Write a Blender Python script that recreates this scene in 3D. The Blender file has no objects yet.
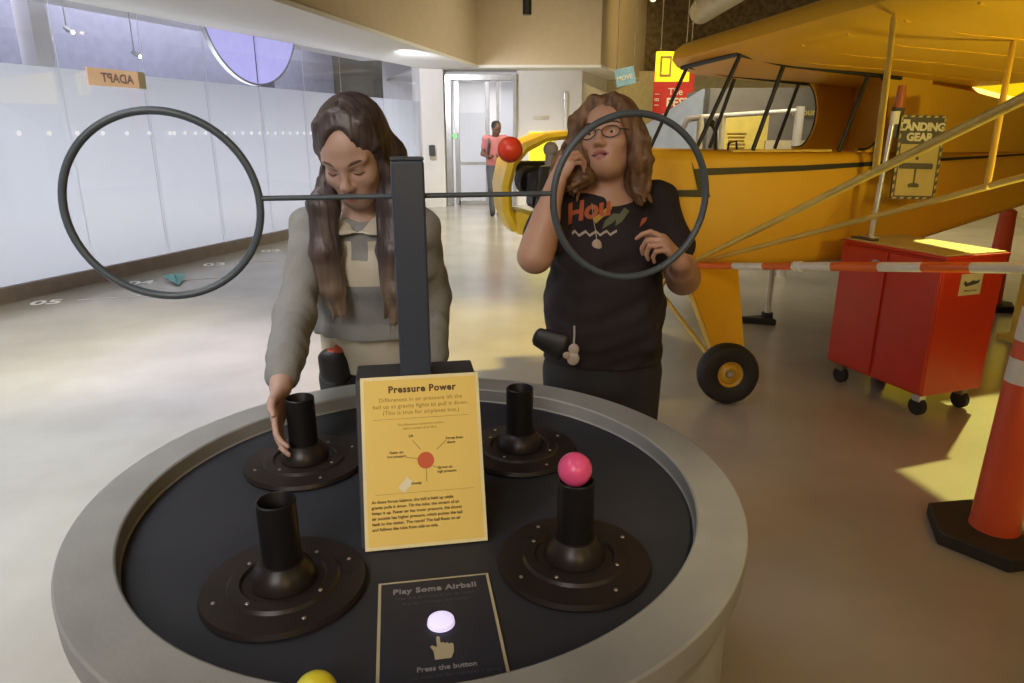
import bpy, math, random
import numpy as np
from mathutils import Vector, Matrix
from mathutils.bvhtree import BVHTree
random.seed(4); rng = np.random.default_rng(4)
C = bpy.context.scene.collection
R = math.radians
V = np.array

# ------------------------------------------------------------------ materials
def mat(name, col, rough=.5, metal=0., col2=None, nscale=8., nstretch=(1, 1, 1), bump=0., bscale=40., spec=.5, emit=None, estr=0., coat=0., trans=0.):
    m = bpy.data.materials.new(name); m.use_nodes = True
    nt = m.node_tree; p = nt.nodes['Principled BSDF']
    p.inputs['Roughness'].default_value = rough; p.inputs['Metallic'].default_value = metal
    p.inputs['Specular IOR Level'].default_value = spec
    p.inputs['Coat Weight'].default_value = coat
    tc = nt.nodes.new('ShaderNodeTexCoord'); mp = nt.nodes.new('ShaderNodeMapping')
    mp.inputs['Scale'].default_value = nstretch
    nt.links.new(tc.outputs['Object'], mp.inputs['Vector'])
    n = nt.nodes.new('ShaderNodeTexNoise'); n.inputs['Scale'].default_value = nscale; n.inputs['Detail'].default_value = 5
    nt.links.new(mp.outputs['Vector'], n.inputs['Vector'])
    r = nt.nodes.new('ShaderNodeValToRGB')
    c2 = col2 or tuple(c * .86 for c in col)
    r.color_ramp.elements[0].position = .35; r.color_ramp.elements[1].position = .65
    r.color_ramp.elements[0].color = (*c2, 1); r.color_ramp.elements[1].color = (*col, 1)
    nt.links.new(n.outputs['Fac'], r.inputs['Fac']); nt.links.new(r.outputs['Color'], p.inputs['Base Color'])
    if bump:
        n2 = nt.nodes.new('ShaderNodeTexNoise'); n2.inputs['Scale'].default_value = bscale; n2.inputs['Detail'].default_value = 4
        nt.links.new(mp.outputs['Vector'], n2.inputs['Vector'])
        b = nt.nodes.new('ShaderNodeBump'); b.inputs['Strength'].default_value = bump; b.inputs['Distance'].default_value = .01
        nt.links.new(n2.outputs['Fac'], b.inputs['Height']); nt.links.new(b.outputs['Normal'], p.inputs['Normal'])
    if emit:
        p.inputs['Emission Color'].default_value = (*emit, 1); p.inputs['Emission Strength'].default_value = estr
    p.inputs['Transmission Weight'].default_value = trans
    return m

def glass_mat(name, tint, refl=.08, rough=.02):
    m = bpy.data.materials.new(name); m.use_nodes = True; nt = m.node_tree
    nt.nodes.remove(nt.nodes['Principled BSDF']); out = nt.nodes['Material Output']
    t = nt.nodes.new('ShaderNodeBsdfTransparent'); t.inputs[0].default_value = (*tint, 1)
    g = nt.nodes.new('ShaderNodeBsdfGlossy'); g.inputs['Roughness'].default_value = rough
    lw = nt.nodes.new('ShaderNodeLayerWeight'); pw = nt.nodes.new('ShaderNodeMath'); pw.operation = 'POWER'; pw.inputs[1].default_value = 4.; nt.links.new(lw.outputs['Facing'], pw.inputs[0])
    f = nt.nodes.new('ShaderNodeMath'); f.operation = 'MULTIPLY_ADD'; f.inputs[1].default_value = .5; f.inputs[2].default_value = .04; nt.links.new(pw.outputs[0], f.inputs[0])
    mx = nt.nodes.new('ShaderNodeMixShader')
    nt.links.new(f.outputs[0], mx.inputs[0]); nt.links.new(t.outputs[0], mx.inputs[1]); nt.links.new(g.outputs[0], mx.inputs[2])
    nt.links.new(mx.outputs[0], out.inputs[0]); return m

def frost_mat(name, col):
    m = bpy.data.materials.new(name); m.use_nodes = True; nt = m.node_tree
    nt.nodes.remove(nt.nodes['Principled BSDF']); out = nt.nodes['Material Output']
    d = nt.nodes.new('ShaderNodeBsdfDiffuse'); t = nt.nodes.new('ShaderNodeBsdfTranslucent')
    n = nt.nodes.new('ShaderNodeTexNoise'); n.inputs['Scale'].default_value = .7
    tc = nt.nodes.new('ShaderNodeTexCoord'); nt.links.new(tc.outputs['Object'], n.inputs['Vector'])
    r = nt.nodes.new('ShaderNodeValToRGB'); r.color_ramp.elements[0].color = (*[c * .93 for c in col], 1); r.color_ramp.elements[1].color = (*col, 1)
    nt.links.new(n.outputs['Fac'], r.inputs[0]); nt.links.new(r.outputs[0], d.inputs[0]); nt.links.new(r.outputs[0], t.inputs[0])
    mx = nt.nodes.new('ShaderNodeMixShader'); mx.inputs[0].default_value = .5
    nt.links.new(d.outputs[0], mx.inputs[1]); nt.links.new(t.outputs[0], mx.inputs[2])
    g = nt.nodes.new('ShaderNodeBsdfGlossy'); g.inputs['Roughness'].default_value = .12
    m2 = nt.nodes.new('ShaderNodeMixShader'); m2.inputs[0].default_value = .05
    nt.links.new(mx.outputs[0], m2.inputs[1]); nt.links.new(g.outputs[0], m2.inputs[2])
    nt.links.new(m2.outputs[0], out.inputs[0]); return m

M = {}
def dm(k, *a, **kw): M[k] = mat(k, *a, **kw); return M[k]
dm('concrete', (.40, .375, .33), .20, col2=(.335, .31, .27), nscale=1.6, bump=.04, bscale=60, spec=.6)
dm('white_wall', (.80, .79, .80), .7, col2=(.785, .775, .785)); dm('white_ceiling', (.80, .80, .80), .8, col2=(.785, .785, .785))
dm('beige', (.61, .50, .37), .85, col2=(.58, .475, .35)); dm('cream', (.70, .62, .40), .8)
dm('dark_ceiling', (.28, .21, .12), .9, col2=(.14, .10, .055)); dm('steel_dark', (.22, .17, .10), .6)
dm('steel', (.48, .49, .50), .35, metal=.7); dm('alu', (.75, .75, .76), .3, metal=.8)
dm('skirting', (.36, .31, .29), .6); dm('slab', (.34, .35, .42), .8); dm('slab_dark', (.16, .16, .21), .8)
dm('rim', (.30, .30, .285), .55, bump=.05, bscale=120); dm('basin', (.028, .029, .036), .6, col2=(.023, .024, .030), spec=.3)
dm('disc', (.020, .014, .0125), .36, col2=(.016, .012, .011), spec=.35); dm('tube', (.009, .008, .009), .45, spec=.3); dm('screw', (.5, .47, .42), .3, metal=.8)
dm('post', (.043, .056, .084), .38, col2=(.039, .051, .077), spec=.6); dm('ring', (.075, .098, .122), .4); dm('ped', (.035, .035, .04), .6)
dm('sign_yellow', (.80, .58, .13), .6, col2=(.78, .56, .125)); dm('sign_border', (.82, .72, .38), .6); dm('ink', (.10, .05, .012), .7); dm('ink_soft', (.42, .27, .05), .7)
dm('diag_red', (.62, .10, .03), .6); dm('diag_pale', (.80, .74, .50), .6)
dm('navy', (.016, .020, .036), .5); dm('sign_cream', (.50, .44, .27), .6); dm('navy_text', (.26, .25, .26), .6); dm('navy_soft', (.06, .06, .075), .6)
dm('button', (.8, .78, .9), .3, emit=(.70, .62, 1.), estr=.7)
dm('pink', (.85, .10, .28), .3); dm('yellow_ball', (.80, .72, .04), .3); dm('red_ball', (.78, .06, .02), .35)
dm('cub', (.70, .38, .018), .45, col2=(.66, .355, .016), nscale=3, bump=.03, bscale=14); dm('cub_bright', (.85, .56, .03), .35)
dm('cub_panel', (.70, .40, .02), .5); dm('strut', (.74, .52, .10), .4)
dm('black', (.010, .009, .008), .45); dm('stripe', (.022, .017, .010), .5); dm('engine', (.03, .027, .025), .5, metal=.4, bump=.1)
dm('tyre', (.013, .012, .011), .6, bump=.06, bscale=80); dm('hub', (.62, .36, .03), .45)
dm('red_cab', (.55, .035, .011), .32, col2=(.51, .031, .010)); dm('cab_top', (.62, .52, .25), .6); dm('white_label', (.62, .56, .42), .6)
dm('orange', (.85, .16, .02), .45); dm('white_band', (.82, .79, .72), .4); dm('cone_red', (.74, .10, .030), .5, col2=(.70, .09, .027)); dm('rubber', (.028, .022, .018), .75, bump=.1, bscale=90)
dm('sign_grey', (.095, .082, .070), .6); dm('sign_tan', (.52, .41, .16), .6); dm('sign_white', (.72, .68, .56), .6); dm('amber', (.45, .13, .03), .3)
dm('red_banner', (.55, .02, .012), .6); dm('blue_sign', (.22, .40, .52), .6); dm('booth_blue', (.42, .48, .60), .7); dm('booth_grey', (.20, .185, .165), .7)
dm('lit_yellow', (.9, .75, .02), .5, emit=(1., .72, .005), estr=.75); dm('neon_panel', (.8, .8, .05), .5, emit=(.95, .88, .01), estr=.7)
dm('yellow_panel', (.78, .62, .14), .6); dm('yellow_wall', (.75, .55, .06), .6)
dm('lilac', (.5, .48, .9), .5, emit=(.54, .52, 1.), estr=.82)
dm('orange_sign', (.82, .62, .42), .6, emit=(1., .62, .36), estr=.3); dm('orange_ink', (.42, .33, .33), .7)
dm('bulb_or_dot', (1, .9, .6), .5, emit=(1., .85, .4), estr=9.); dm('floor_white', (.85, .85, .85), .5); dm('teal', (.20, .50, .50), .6)
dm('green_glow', (.1, .8, .1), .5, emit=(.15, 1., .2), estr=1.6)
dm('skin', (.46, .295, .235), .5, col2=(.43, .27, .212), nscale=20); dm('skin_b', (.52, .30, .20), .5, col2=(.48, .265, .175), nscale=20); dm('skin_d', (.16, .08, .05), .5)
dm('lip', (.42, .16, .13), .45); dm('mouth', (.06, .015, .015), .6); dm('brow', (.11, .062, .04), .7); dm('eye_white', (.62, .58, .55), .25); dm('iris', (.05, .04, .035), .2)
dm('hair_a', (.082, .058, .056), .42, col2=(.036, .026, .026), nscale=55, nstretch=(1, 1, .05), bump=.22, bscale=120)
dm('hair_b', (.22, .115, .048), .5, col2=(.09, .042, .018), nscale=45, nstretch=(1, 1, .12), bump=.6, bscale=70)
dm('knit_grey', (.25, .25, .235), .9, col2=(.22, .22, .205), bump=.25, bscale=170); dm('knit_dark', (.27, .275, .265), .9, bump=.25, bscale=170)
dm('knit_cream', (.60, .55, .43), .9, col2=(.55, .5, .39), bump=.25, bscale=170); dm('pants', (.022, .021, .024), .85); dm('shoe', (.02, .02, .022), .6)
dm('tee', (.020, .012, .015), .85, col2=(.015, .010, .012), bump=.12, bscale=20); dm('print_orange', (.50, .12, .045), .8); dm('print_yellow', (.55, .36, .06), .8); dm('print_green', (.14, .15, .08), .8); dm('print_white', (.45, .38, .32), .8)
dm('pendant', (.45, .36, .28), .4); dm('pouch', (.014, .012, .012), .5); dm('pink_shirt', (.55, .19, .20), .9); dm('jeans', (.12, .13, .17), .9); dm('cap_orange', (.55, .09, .03), .5)
dm('dot_white', (.9, .9, .95), .4, emit=(.95, .97, 1), estr=.62); dm('dark_grey', (.06, .06, .065), .5)  # dot_white: brightness put into the material as emission
def tipped(m, tip):
    nt = m.node_tree; pr = nt.nodes['Principled BSDF']; at = nt.nodes.new('ShaderNodeAttribute'); at.attribute_name = 'tip'
    src = pr.inputs['Base Color'].links[0].from_socket; mx = nt.nodes.new('ShaderNodeMix'); mx.data_type = 'RGBA'; mul = nt.nodes.new('ShaderNodeMix'); mul.data_type = 'RGBA'; mul.blend_type = 'MULTIPLY'; mul.inputs[0].default_value = 1.
    nt.links.new(src, mul.inputs[6]); mul.inputs[7].default_value = (*tip, 1); nt.links.new(at.outputs['Fac'], mx.inputs[0]); nt.links.new(src, mx.inputs[6]); nt.links.new(mul.outputs[2], mx.inputs[7]); nt.links.new(mx.outputs[2], pr.inputs['Base Color'])
tipped(M['hair_a'], (2.9, 2.9, 2.1))
M['frost'] = frost_mat('frost', (.80, .81, .86)); M['glass'] = glass_mat('glass', (.93, .94, .96)); M['lens'] = glass_mat('lens', (.9, .88, .86))

# ------------------------------------------------------------------ mesh building
class MB:
    def __init__(s): s.v = []; s.f = []; s.m = []; s.cur = 0
    def add(s, vs, fs):
        o = len(s.v); s.v += [tuple(map(float, v)) for v in vs]; s.f += [tuple(i + o for i in f) for f in fs]; s.m += [s.cur] * len(fs); return s
    def box(s, c, d, rz=0., rx=0., ry=0.):
        m = Matrix.Translation(c) @ Matrix.Rotation(rz, 4, 'Z') @ Matrix.Rotation(ry, 4, 'Y') @ Matrix.Rotation(rx, 4, 'X')
        vs = [m @ Vector((x * d[0] / 2, y * d[1] / 2, z * d[2] / 2)) for x in (-1, 1) for y in (-1, 1) for z in (-1, 1)]
        return s.add(vs, [(0, 1, 3, 2), (4, 6, 7, 5), (0, 4, 5, 1), (2, 3, 7, 6), (0, 2, 6, 4), (1, 5, 7, 3)])
    def cyl(s, p0, p1, r0, r1=None, n=24): return s.tube([p0, p1], [r0, r0 if r1 is None else r1], n)
    def tube(s, pts, r, n=12, closed=False, flat=None):
        pts = [Vector(p) for p in pts]; k = len(pts)
        rs = r if isinstance(r, (list, tuple)) else [r] * k
        vs = []; prev = None
        for i, p in enumerate(pts):
            a = pts[i - 1] if (i > 0 or closed) else p; b = pts[(i + 1) % k] if (i < k - 1 or closed) else p
            t = (b - a).normalized()
            if prev is None: u = t.orthogonal().normalized()
            else: u = (prev - t * prev.dot(t)).normalized()
            prev = u; w = t.cross(u)
            for j in range(n):
                an = 2 * math.pi * j / n; vs.append(p + (u * math.cos(an) + w * math.sin(an)) * rs[i])
        fs = []
        for i in range(k if closed else k - 1):
            for j in range(n):
                a = i * n + j; b = i * n + (j + 1) % n; i2 = (i + 1) % k
                fs.append((a, b, i2 * n + (j + 1) % n, i2 * n + j))
        if not closed: fs += [tuple(range(n))[::-1], tuple(range((k - 1) * n, k * n))]
        return s.add(vs, fs)
    def lathe(s, prof, c=(0, 0, 0), n=64, closed=False):
        vs = []; k = len(prof)
        for r, z in prof:
            for j in range(n):
                a = 2 * math.pi * j / n; vs.append((c[0] + r * math.cos(a), c[1] + r * math.sin(a), c[2] + z))
        fs = []
        for i in range(k if closed else k - 1):
            for j in range(n):
                i2 = (i + 1) % k
                fs.append((i * n + j, i * n + (j + 1) % n, i2 * n + (j + 1) % n, i2 * n + j))
        return s.add(vs, fs)
    def prism(s, outline, o, u, w, th):                     # outline in the plane o + a*u + b*w, thickness along u x w
        o, u, w = Vector(o), Vector(u), Vector(w); nrm = u.cross(w).normalized(); k = len(outline)
        vs = [o + u * a + w * b for a, b in outline] + [o + u * a + w * b + nrm * th for a, b in outline]
        fs = [tuple(range(k))[::-1], tuple(range(k, 2 * k))] + [(i, (i + 1) % k, k + (i + 1) % k, k + i) for i in range(k)]
        return s.add(vs, fs)
    def loft(s, secs, caps=True):
        n = len(secs[0]); vs = [p for q in secs for p in q]; fs = []
        for i in range(len(secs) - 1):
            for j in range(n): fs.append((i * n + j, i * n + (j + 1) % n, (i + 1) * n + (j + 1) % n, (i + 1) * n + j))
        if caps: fs += [tuple(range(n))[::-1], tuple(range((len(secs) - 1) * n, len(secs) * n))]
        return s.add(vs, fs)
    def ball(s, c, r, n=24, sc=(1, 1, 1)):
        vs = [(c[0], c[1], c[2] - r * sc[2])]; h = n // 2
        for i in range(1, h):
            a = math.pi * i / h - math.pi / 2
            for j in range(n): vs.append((c[0] + r * sc[0] * math.cos(a) * math.cos(2 * math.pi * j / n), c[1] + r * sc[1] * math.cos(a) * math.sin(2 * math.pi * j / n), c[2] + r * sc[2] * math.sin(a)))
        vs.append((c[0], c[1], c[2] + r * sc[2])); fs = [(0, 1 + (j + 1) % n, 1 + j) for j in range(n)]
        for i in range(h - 2):
            for j in range(n): a = 1 + i * n; fs.append((a + j, a + (j + 1) % n, a + n + (j + 1) % n, a + n + j))
        a = 1 + (h - 2) * n; fs += [(a + j, a + (j + 1) % n, len(vs) - 1) for j in range(n)]
        return s.add(vs, fs)
    def build(s, name, mats, parent=None, smooth=False, bevel=0., local=False, fix=True):
        me = bpy.data.meshes.new(name); vs = s.v
        o = bpy.data.objects.new(name, me); C.objects.link(o)
        if parent is not None:
            o.parent = parent
            if not local:
                inv = (world(parent)).inverted(); vs = [tuple(inv @ Vector(v)) for v in vs]
        me.from_pydata(vs, [], s.f)
        for m in (mats if isinstance(mats, (list, tuple)) else [mats]): me.materials.append(m)
        me.polygons.foreach_set('material_index', s.m)
        if fix:
            import bmesh
            b = bmesh.new(); b.from_mesh(me); bmesh.ops.recalc_face_normals(b, faces=b.faces[:]); b.to_mesh(me); b.free()
        if smooth: me.shade_smooth(); me.set_sharp_from_angle(angle=R(38))
        if bevel:
            bv = o.modifiers.new('bevel', 'BEVEL'); bv.width = bevel; bv.segments = 2; bv.limit_method = 'ANGLE'
        return o
def world(o):
    m = Matrix.Translation(o.location) @ o.rotation_euler.to_matrix().to_4x4()
    return world(o.parent) @ m if o.parent is not None else m
def tag(o, label, cat, group=None):
    o['label'] = label; o['category'] = cat
    if group: o['group'] = group
    return o
def thing(name, label, cat, loc=(0, 0, 0), rz=0., group=None):
    o = bpy.data.objects.new(name, None); C.objects.link(o); o.location = loc; o.rotation_euler = (0, 0, rz); o.empty_display_size = .1
    return tag(o, label, cat, group)
def struct(o): o['kind'] = 'structure'; return o
def text_mesh(body, size, ext=.0, align='CENTER', bold=0., spacing=1.0, shear=0.):
    cu = bpy.data.curves.new('t', 'FONT'); cu.body = body; cu.size = size; cu.extrude = ext; cu.align_x = align; cu.offset = bold; cu.space_character = spacing; cu.shear = shear
    cu.resolution_u = 3
    o = bpy.data.objects.new('t', cu); C.objects.link(o)
    dg = bpy.context.evaluated_depsgraph_get(); me = o.evaluated_get(dg).to_mesh()
    vs = [tuple(v.co) for v in me.vertices]; fs = [tuple(p.vertices) for p in me.polygons]
    o.evaluated_get(dg).to_mesh_clear(); bpy.data.objects.remove(o); bpy.data.curves.remove(cu)
    return vs, fs
def put_text(mb, body, size, o, u, w, ext=.0004, mirror=False, **kw):    # text lying in the plane o + x*u + y*w
    vs, fs = text_mesh(body, size, ext, **kw); o, u, w = Vector(o), Vector(u).normalized(), Vector(w).normalized(); n = u.cross(w)
    mb.add([o + u * (-v[0] if mirror else v[0]) + w * v[1] + n * v[2] for v in vs], fs)

# ------------------------------------------------------------------ soft bodies: distance fields meshed by surface nets
def nrm(a): a = V(a, float); return a / np.linalg.norm(a)
class Vol:
    def __init__(s, lo, hi, h):
        s.h = h; s.ax = [np.arange(lo[i], hi[i] + h, h, dtype=np.float32) for i in range(3)]
        s.D = np.full([len(a) for a in s.ax], .2, np.float32)
    def sl(s, lo, hi, m):
        r = []
        for i in range(3):
            a = max(0, int(np.searchsorted(s.ax[i], lo[i] - m))); b = int(np.searchsorted(s.ax[i], hi[i] + m)); r.append(slice(a, max(a, b)))
        return tuple(r)
    def apply(s, lo, hi, fn, k, op):
        q = s.sl(V(lo), V(hi), k + 3 * s.h + .012)
        X, Y, Z = s.ax[0][q[0]][:, None, None], s.ax[1][q[1]][None, :, None], s.ax[2][q[2]][None, None, :]
        d = fn(X, Y, Z); A = s.D[q]
        if A.size == 0: return
        if op == 'u': h = np.maximum(k - np.abs(A - d), 0) / max(k, 1e-6); s.D[q] = np.minimum(A, d) - h * h * k * .25
        else: d = -d; h = np.maximum(k - np.abs(A - d), 0) / max(k, 1e-6); s.D[q] = np.maximum(A, d) + h * h * k * .25
    def cap(s, a, b, ra, rb, k=.02, op='u'):
        a, b = V(a, float), V(b, float); ba = b - a; L = max(ba @ ba, 1e-9); r = max(ra, rb)
        def fn(X, Y, Z):
            t = np.clip(((X - a[0]) * ba[0] + (Y - a[1]) * ba[1] + (Z - a[2]) * ba[2]) / L, 0, 1)
            return np.sqrt((X - a[0] - t * ba[0]) ** 2 + (Y - a[1] - t * ba[1]) ** 2 + (Z - a[2] - t * ba[2]) ** 2) - (ra + (rb - ra) * t)
        s.apply(np.minimum(a, b) - r, np.maximum(a, b) + r, fn, k, op)
    def chain(s, pts, rs, k=.02):
        for i in range(len(pts) - 1): s.cap(pts[i], pts[i + 1], rs[i], rs[i + 1], k)
    def ecap(s, a, b, ra, rb, u, k=.03, op='u'):             # elliptical cross-section, ra/rb = (half width along u, half depth)
        a, b = V(a, float), V(b, float); L = np.linalg.norm(b - a); w = (b - a) / L; u = V(u, float); u = nrm(u - w * (u @ w)); v = np.cross(w, u); r = max(*ra, *rb)
        def fn(X, Y, Z):
            px, py, pz = X - a[0], Y - a[1], Z - a[2]; t = px * w[0] + py * w[1] + pz * w[2]; tc = np.clip(t / L, 0, 1)
            A = ra[0] + (rb[0] - ra[0]) * tc; B = ra[1] + (rb[1] - ra[1]) * tc; mn = np.minimum(A, B)
            pu = (px * u[0] + py * u[1] + pz * u[2]) / A; pv = (px * v[0] + py * v[1] + pz * v[2]) / B; pe = (t - tc * L) / mn
            return (np.sqrt(pu * pu + pv * pv + pe * pe) - 1) * mn
        s.apply(np.minimum(a, b) - r, np.maximum(a, b) + r, fn, k, op)
    def ell(s, c, r, Rm=None, k=.02, op='u'):
        c = V(c, float); r = V(r, float); Rm = np.eye(3) if Rm is None else Rm; e = np.abs(Rm) @ r
        def fn(X, Y, Z):
            p = [X - c[0], Y - c[1], Z - c[2]]
            l = [(p[0] * Rm[0, i] + p[1] * Rm[1, i] + p[2] * Rm[2, i]) / r[i] for i in range(3)]
            k0 = np.sqrt(l[0] ** 2 + l[1] ** 2 + l[2] ** 2); k1 = np.sqrt((l[0] / r[0]) ** 2 + (l[1] / r[1]) ** 2 + (l[2] / r[2]) ** 2)
            return k0 * (k0 - 1) / np.maximum(k1, 1e-6)
        s.apply(c - e, c + e, fn, k, op)
    def plane(s, p, n, k=.004):                              # keep the side the normal points away from
        p, n = V(p, float), nrm(n)
        d = (s.ax[0][:, None, None] - p[0]) * n[0] + (s.ax[1][None, :, None] - p[1]) * n[1] + (s.ax[2][None, None, :] - p[2]) * n[2]
        s.D = np.maximum(s.D, d.astype(np.float32))
    def noise(s, amp, freq, seed=0, zs=1.):
        r = np.random.default_rng(seed); X, Y, Z = s.ax[0][:, None, None], s.ax[1][None, :, None], s.ax[2][None, None, :]
        for _ in range(5):
            f = r.normal(size=3) * freq; f[2] *= zs; s.D += (amp * np.sin(f[0] * X + f[1] * Y + f[2] * Z + r.uniform(0, 6.3))).astype(np.float32)
    def mesh(s):
        D = s.D; D[0] = D[-1] = .1; D[:, 0] = D[:, -1] = .1; D[:, :, 0] = D[:, :, -1] = .1
        B = D < 0; n = np.zeros([d - 1 for d in D.shape], np.int8)
        for i in (0, 1):
            for j in (0, 1):
                for k in (0, 1): n += B[i:B.shape[0] - 1 + i, j:B.shape[1] - 1 + j, k:B.shape[2] - 1 + k]
        I = np.argwhere((n > 0) & (n < 8)); idx = np.full(n.shape, -1, np.int32); idx[tuple(I.T)] = np.arange(len(I))
        acc = np.zeros((len(I), 3)); cnt = np.zeros(len(I)); cs = [(a, b, c) for a in (0, 1) for b in (0, 1) for c in (0, 1)]
        val = {c: D[I[:, 0] + c[0], I[:, 1] + c[1], I[:, 2] + c[2]] for c in cs}
        for c in cs:
            for x in range(3):
                if c[x] == 0:
                    e = list(c); e[x] = 1; e = tuple(e); a, b = val[c], val[e]; m = (a < 0) != (b < 0)
                    t = np.where(m, a / np.where(m, a - b, 1), 0); p = np.tile(V(c, float), (len(I), 1)); p[:, x] += t
                    acc[m] += p[m]; cnt[m] += 1
        P = (I + acc / cnt[:, None]) * s.h + V([a[0] for a in s.ax])
        F = []
        for x in range(3):
            y, z = (x + 1) % 3, (x + 2) % 3
            s0 = [slice(None)] * 3; s1 = [slice(None)] * 3; s0[x] = slice(0, -1); s1[x] = slice(1, None)
            ed = B[tuple(s0)] != B[tuple(s1)]; E = np.argwhere(ed); E = E[(E[:, y] > 0) & (E[:, z] > 0) & (E[:, y] < D.shape[y] - 1) & (E[:, z] < D.shape[z] - 1)]
            ins = B[tuple(E.T)]; q = []
            for dy, dz in ((1, 1), (0, 1), (0, 0), (1, 0)):
                e = E.copy(); e[:, y] -= dy; e[:, z] -= dz; q.append(idx[tuple(e.T)])
            q = np.stack(q, 1); q[~ins] = q[~ins][:, ::-1]; F.append(q)
        return P, np.concatenate(F)
    def build(s, name, mats, parent, matfn=None, relax=1, tip=None):
        P, F = s.mesh()
        for _ in range(relax):                               # one light smoothing pass
            A = np.zeros_like(P); c = np.zeros(len(P))
            for i in range(4):
                np.add.at(A, F[:, i], P[F[:, (i + 1) % 4]] + P[F[:, (i + 3) % 4]]); np.add.at(c, F[:, i], 2)
            P = P * .5 + .5 * A / np.maximum(c, 1)[:, None]
        me = bpy.data.meshes.new(name); inv = world(parent).inverted(); mw = V(inv)
        Q = P @ mw[:3, :3].T + mw[:3, 3]
        me.vertices.add(len(Q)); me.vertices.foreach_set('co', Q.astype(np.float32).ravel())
        me.loops.add(len(F) * 4); me.loops.foreach_set('vertex_index', F.astype(np.int32).ravel())
        me.polygons.add(len(F)); me.polygons.foreach_set('loop_start', np.arange(0, len(F) * 4, 4, dtype=np.int32))
        me.update(calc_edges=True); me.validate()
        for m in (mats if isinstance(mats, (list, tuple)) else [mats]): me.materials.append(m)
        if matfn is not None:
            cen = P[F].mean(1); me.polygons.foreach_set('material_index', matfn(cen).astype(np.int32))
        if tip is not None: me.attributes.new('tip', 'FLOAT', 'POINT').data.foreach_set('value', tip(P).astype(np.float32))
        me.shade_smooth()
        o = bpy.data.objects.new(name, me); C.objects.link(o); o.parent = parent
        return o, P, F

def rot(yaw, pitch, roll=0.):
    return V((Matrix.Rotation(yaw, 3, 'Z') @ Matrix.Rotation(pitch, 3, 'X') @ Matrix.Rotation(roll, 3, 'Y')))
def head(v, c, Rm, s=1., mouth=0., ears=True, wide=1.):
    T = lambda x, y, z: V(c) + Rm @ (V((x * wide, y, z)) * s)
    e = lambda x, y, z, r, k=.02, op='u': v.ell(T(x, y, z), V((r[0] * wide, r[1], r[2])) * s, Rm, k, op)
    cp = lambda a, b, ra, rb, k=.01, op='u': v.cap(T(*a), T(*b), ra * s, rb * s, k, op)
    e(0, .015, .035, (.074, .094, .084)); e(0, -.028, -.03, (.060, .066, .078), .03); e(0, -.03, .035, (.062, .062, .055), .02)
    e(0, -.062, -.092, (.026, .024, .020), .025); cp((-.045, -.01, -.065), (-.016, -.06, -.09), .022, .018, .03); cp((.045, -.01, -.065), (.016, -.06, -.09), .022, .018, .03)
    for q in (-1, 1):
        e(q * .036, -.062, -.028, (.024, .022, .022), .025)
        e(q * .033, -.1, .0, (.019, .02, .012), .012, 'd')
        e(q * .032, -.073, .001, (.0135, .0135, .0125), .005)
        cp((q * .012, -.088, .019), (q * .048, -.072, .021), .009, .007, .014)
        if ears: e(q * .074, .012, -.008, (.010, .020, .031), .008)
        e(q * .011, -.100, -.037, (.008, .010, .007), .006)
    cp((0, -.086, .012), (0, -.110, -.029), .0075, .0095, .012); e(0, -.108, -.032, (.011, .010, .009), .006)
    e(0, -.080, -.066, (.032, .014, .020), .02)
    if mouth:
        e(0, -.097, -.068, (.021, .016, .003 + mouth), .004, 'd')
        g = mouth
    else: g = 0.; cp((-.018, -.098, -.0655), (.018, -.098, -.0655), .0022, .0022, .002, 'd')
    for q in (-1, 1):
        cp((0, -.0935, -.061 + g), (q * .025, -.080, -.0655), .0048, .0025, .005); cp((0, -.0925, -.0715 - g), (q * .023, -.081, -.0665), .0056, .0028, .005)
    return T
def face_mat(c, Rm, s, mouth, wide, skin_i=0):
    def fn(P):
        L = ((P - V(c)) @ Rm) / s; L[:, 0] /= wide; x, y, z = L.T
        m = np.full(len(P), skin_i)
        w = np.clip(1 - (np.abs(x) / .027) ** 2, 0, 1)
        lip = (y < -.074) & (np.abs(x) < .026) & (z > -.0655 - (.0125 + mouth) * w) & (z < -.0655 + (.0095 + mouth) * w)
        m[lip] = 1
        if mouth: m[(y < -.06) & (np.abs(x) < .021) & (np.abs(z + .067) < (.001 + mouth) * np.sqrt(w)) & (y > -.0935)] = 2
        return m
    return fn
def hand(v, wrist, f, n, side, curls, thumb=(.6, .75, .5), s=1., spread=.06):
    f = nrm(f); n = V(n, float); n = nrm(n - f * (n @ f)); t = np.cross(f, n) * side; w = V(wrist, float)
    v.ecap(w + f * .012, w + f * .070 * s, (.026 * s, .016 * s), (.037 * s, .0135 * s), t, .015)
    fr = [.0088, .0092, .0087, .0075]; ln = [(.040, .024, .020), (.044, .028, .021), (.041, .026, .021), (.032, .020, .018)]
    for i in range(4):
        off = (.030, .0105, -.009, -.0275)[i]; b = w + f * (.082, .087, .083, .074)[i] * s + t * off * s
        v.cap(w + f * .045 * s + t * off * .8 * s, b, .012 * s, .0105 * s, .008)
        a = 0.; p = b; cu = curls[i]; sp = t * (spread * (1.5 - i))
        for j in range(3):
            a += cu[j]; d = nrm(f * math.cos(a) + n * math.sin(a) + sp * max(0, math.cos(a))); q = p + d * ln[i][j] * s
            v.cap(p, q, fr[i] * s * (1 - .08 * j), fr[i] * s * (.92 - .09 * j), .0025); p = q
    b = w + f * .022 * s + t * .024 * s; d = nrm(f * thumb[0] + t * thumb[1] + n * thumb[2]); q = b + d * .040 * s
    v.cap(b, q, .0145 * s, .0115 * s, .012); d2 = nrm(d + f * .35 + n * .25); q2 = q + d2 * .030 * s; v.cap(q, q2, .0108 * s, .0095 * s, .003)
    d3 = nrm(d2 + n * .3); v.cap(q2, q2 + d3 * .022 * s, .0095 * s, .008 * s, .003)

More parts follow.
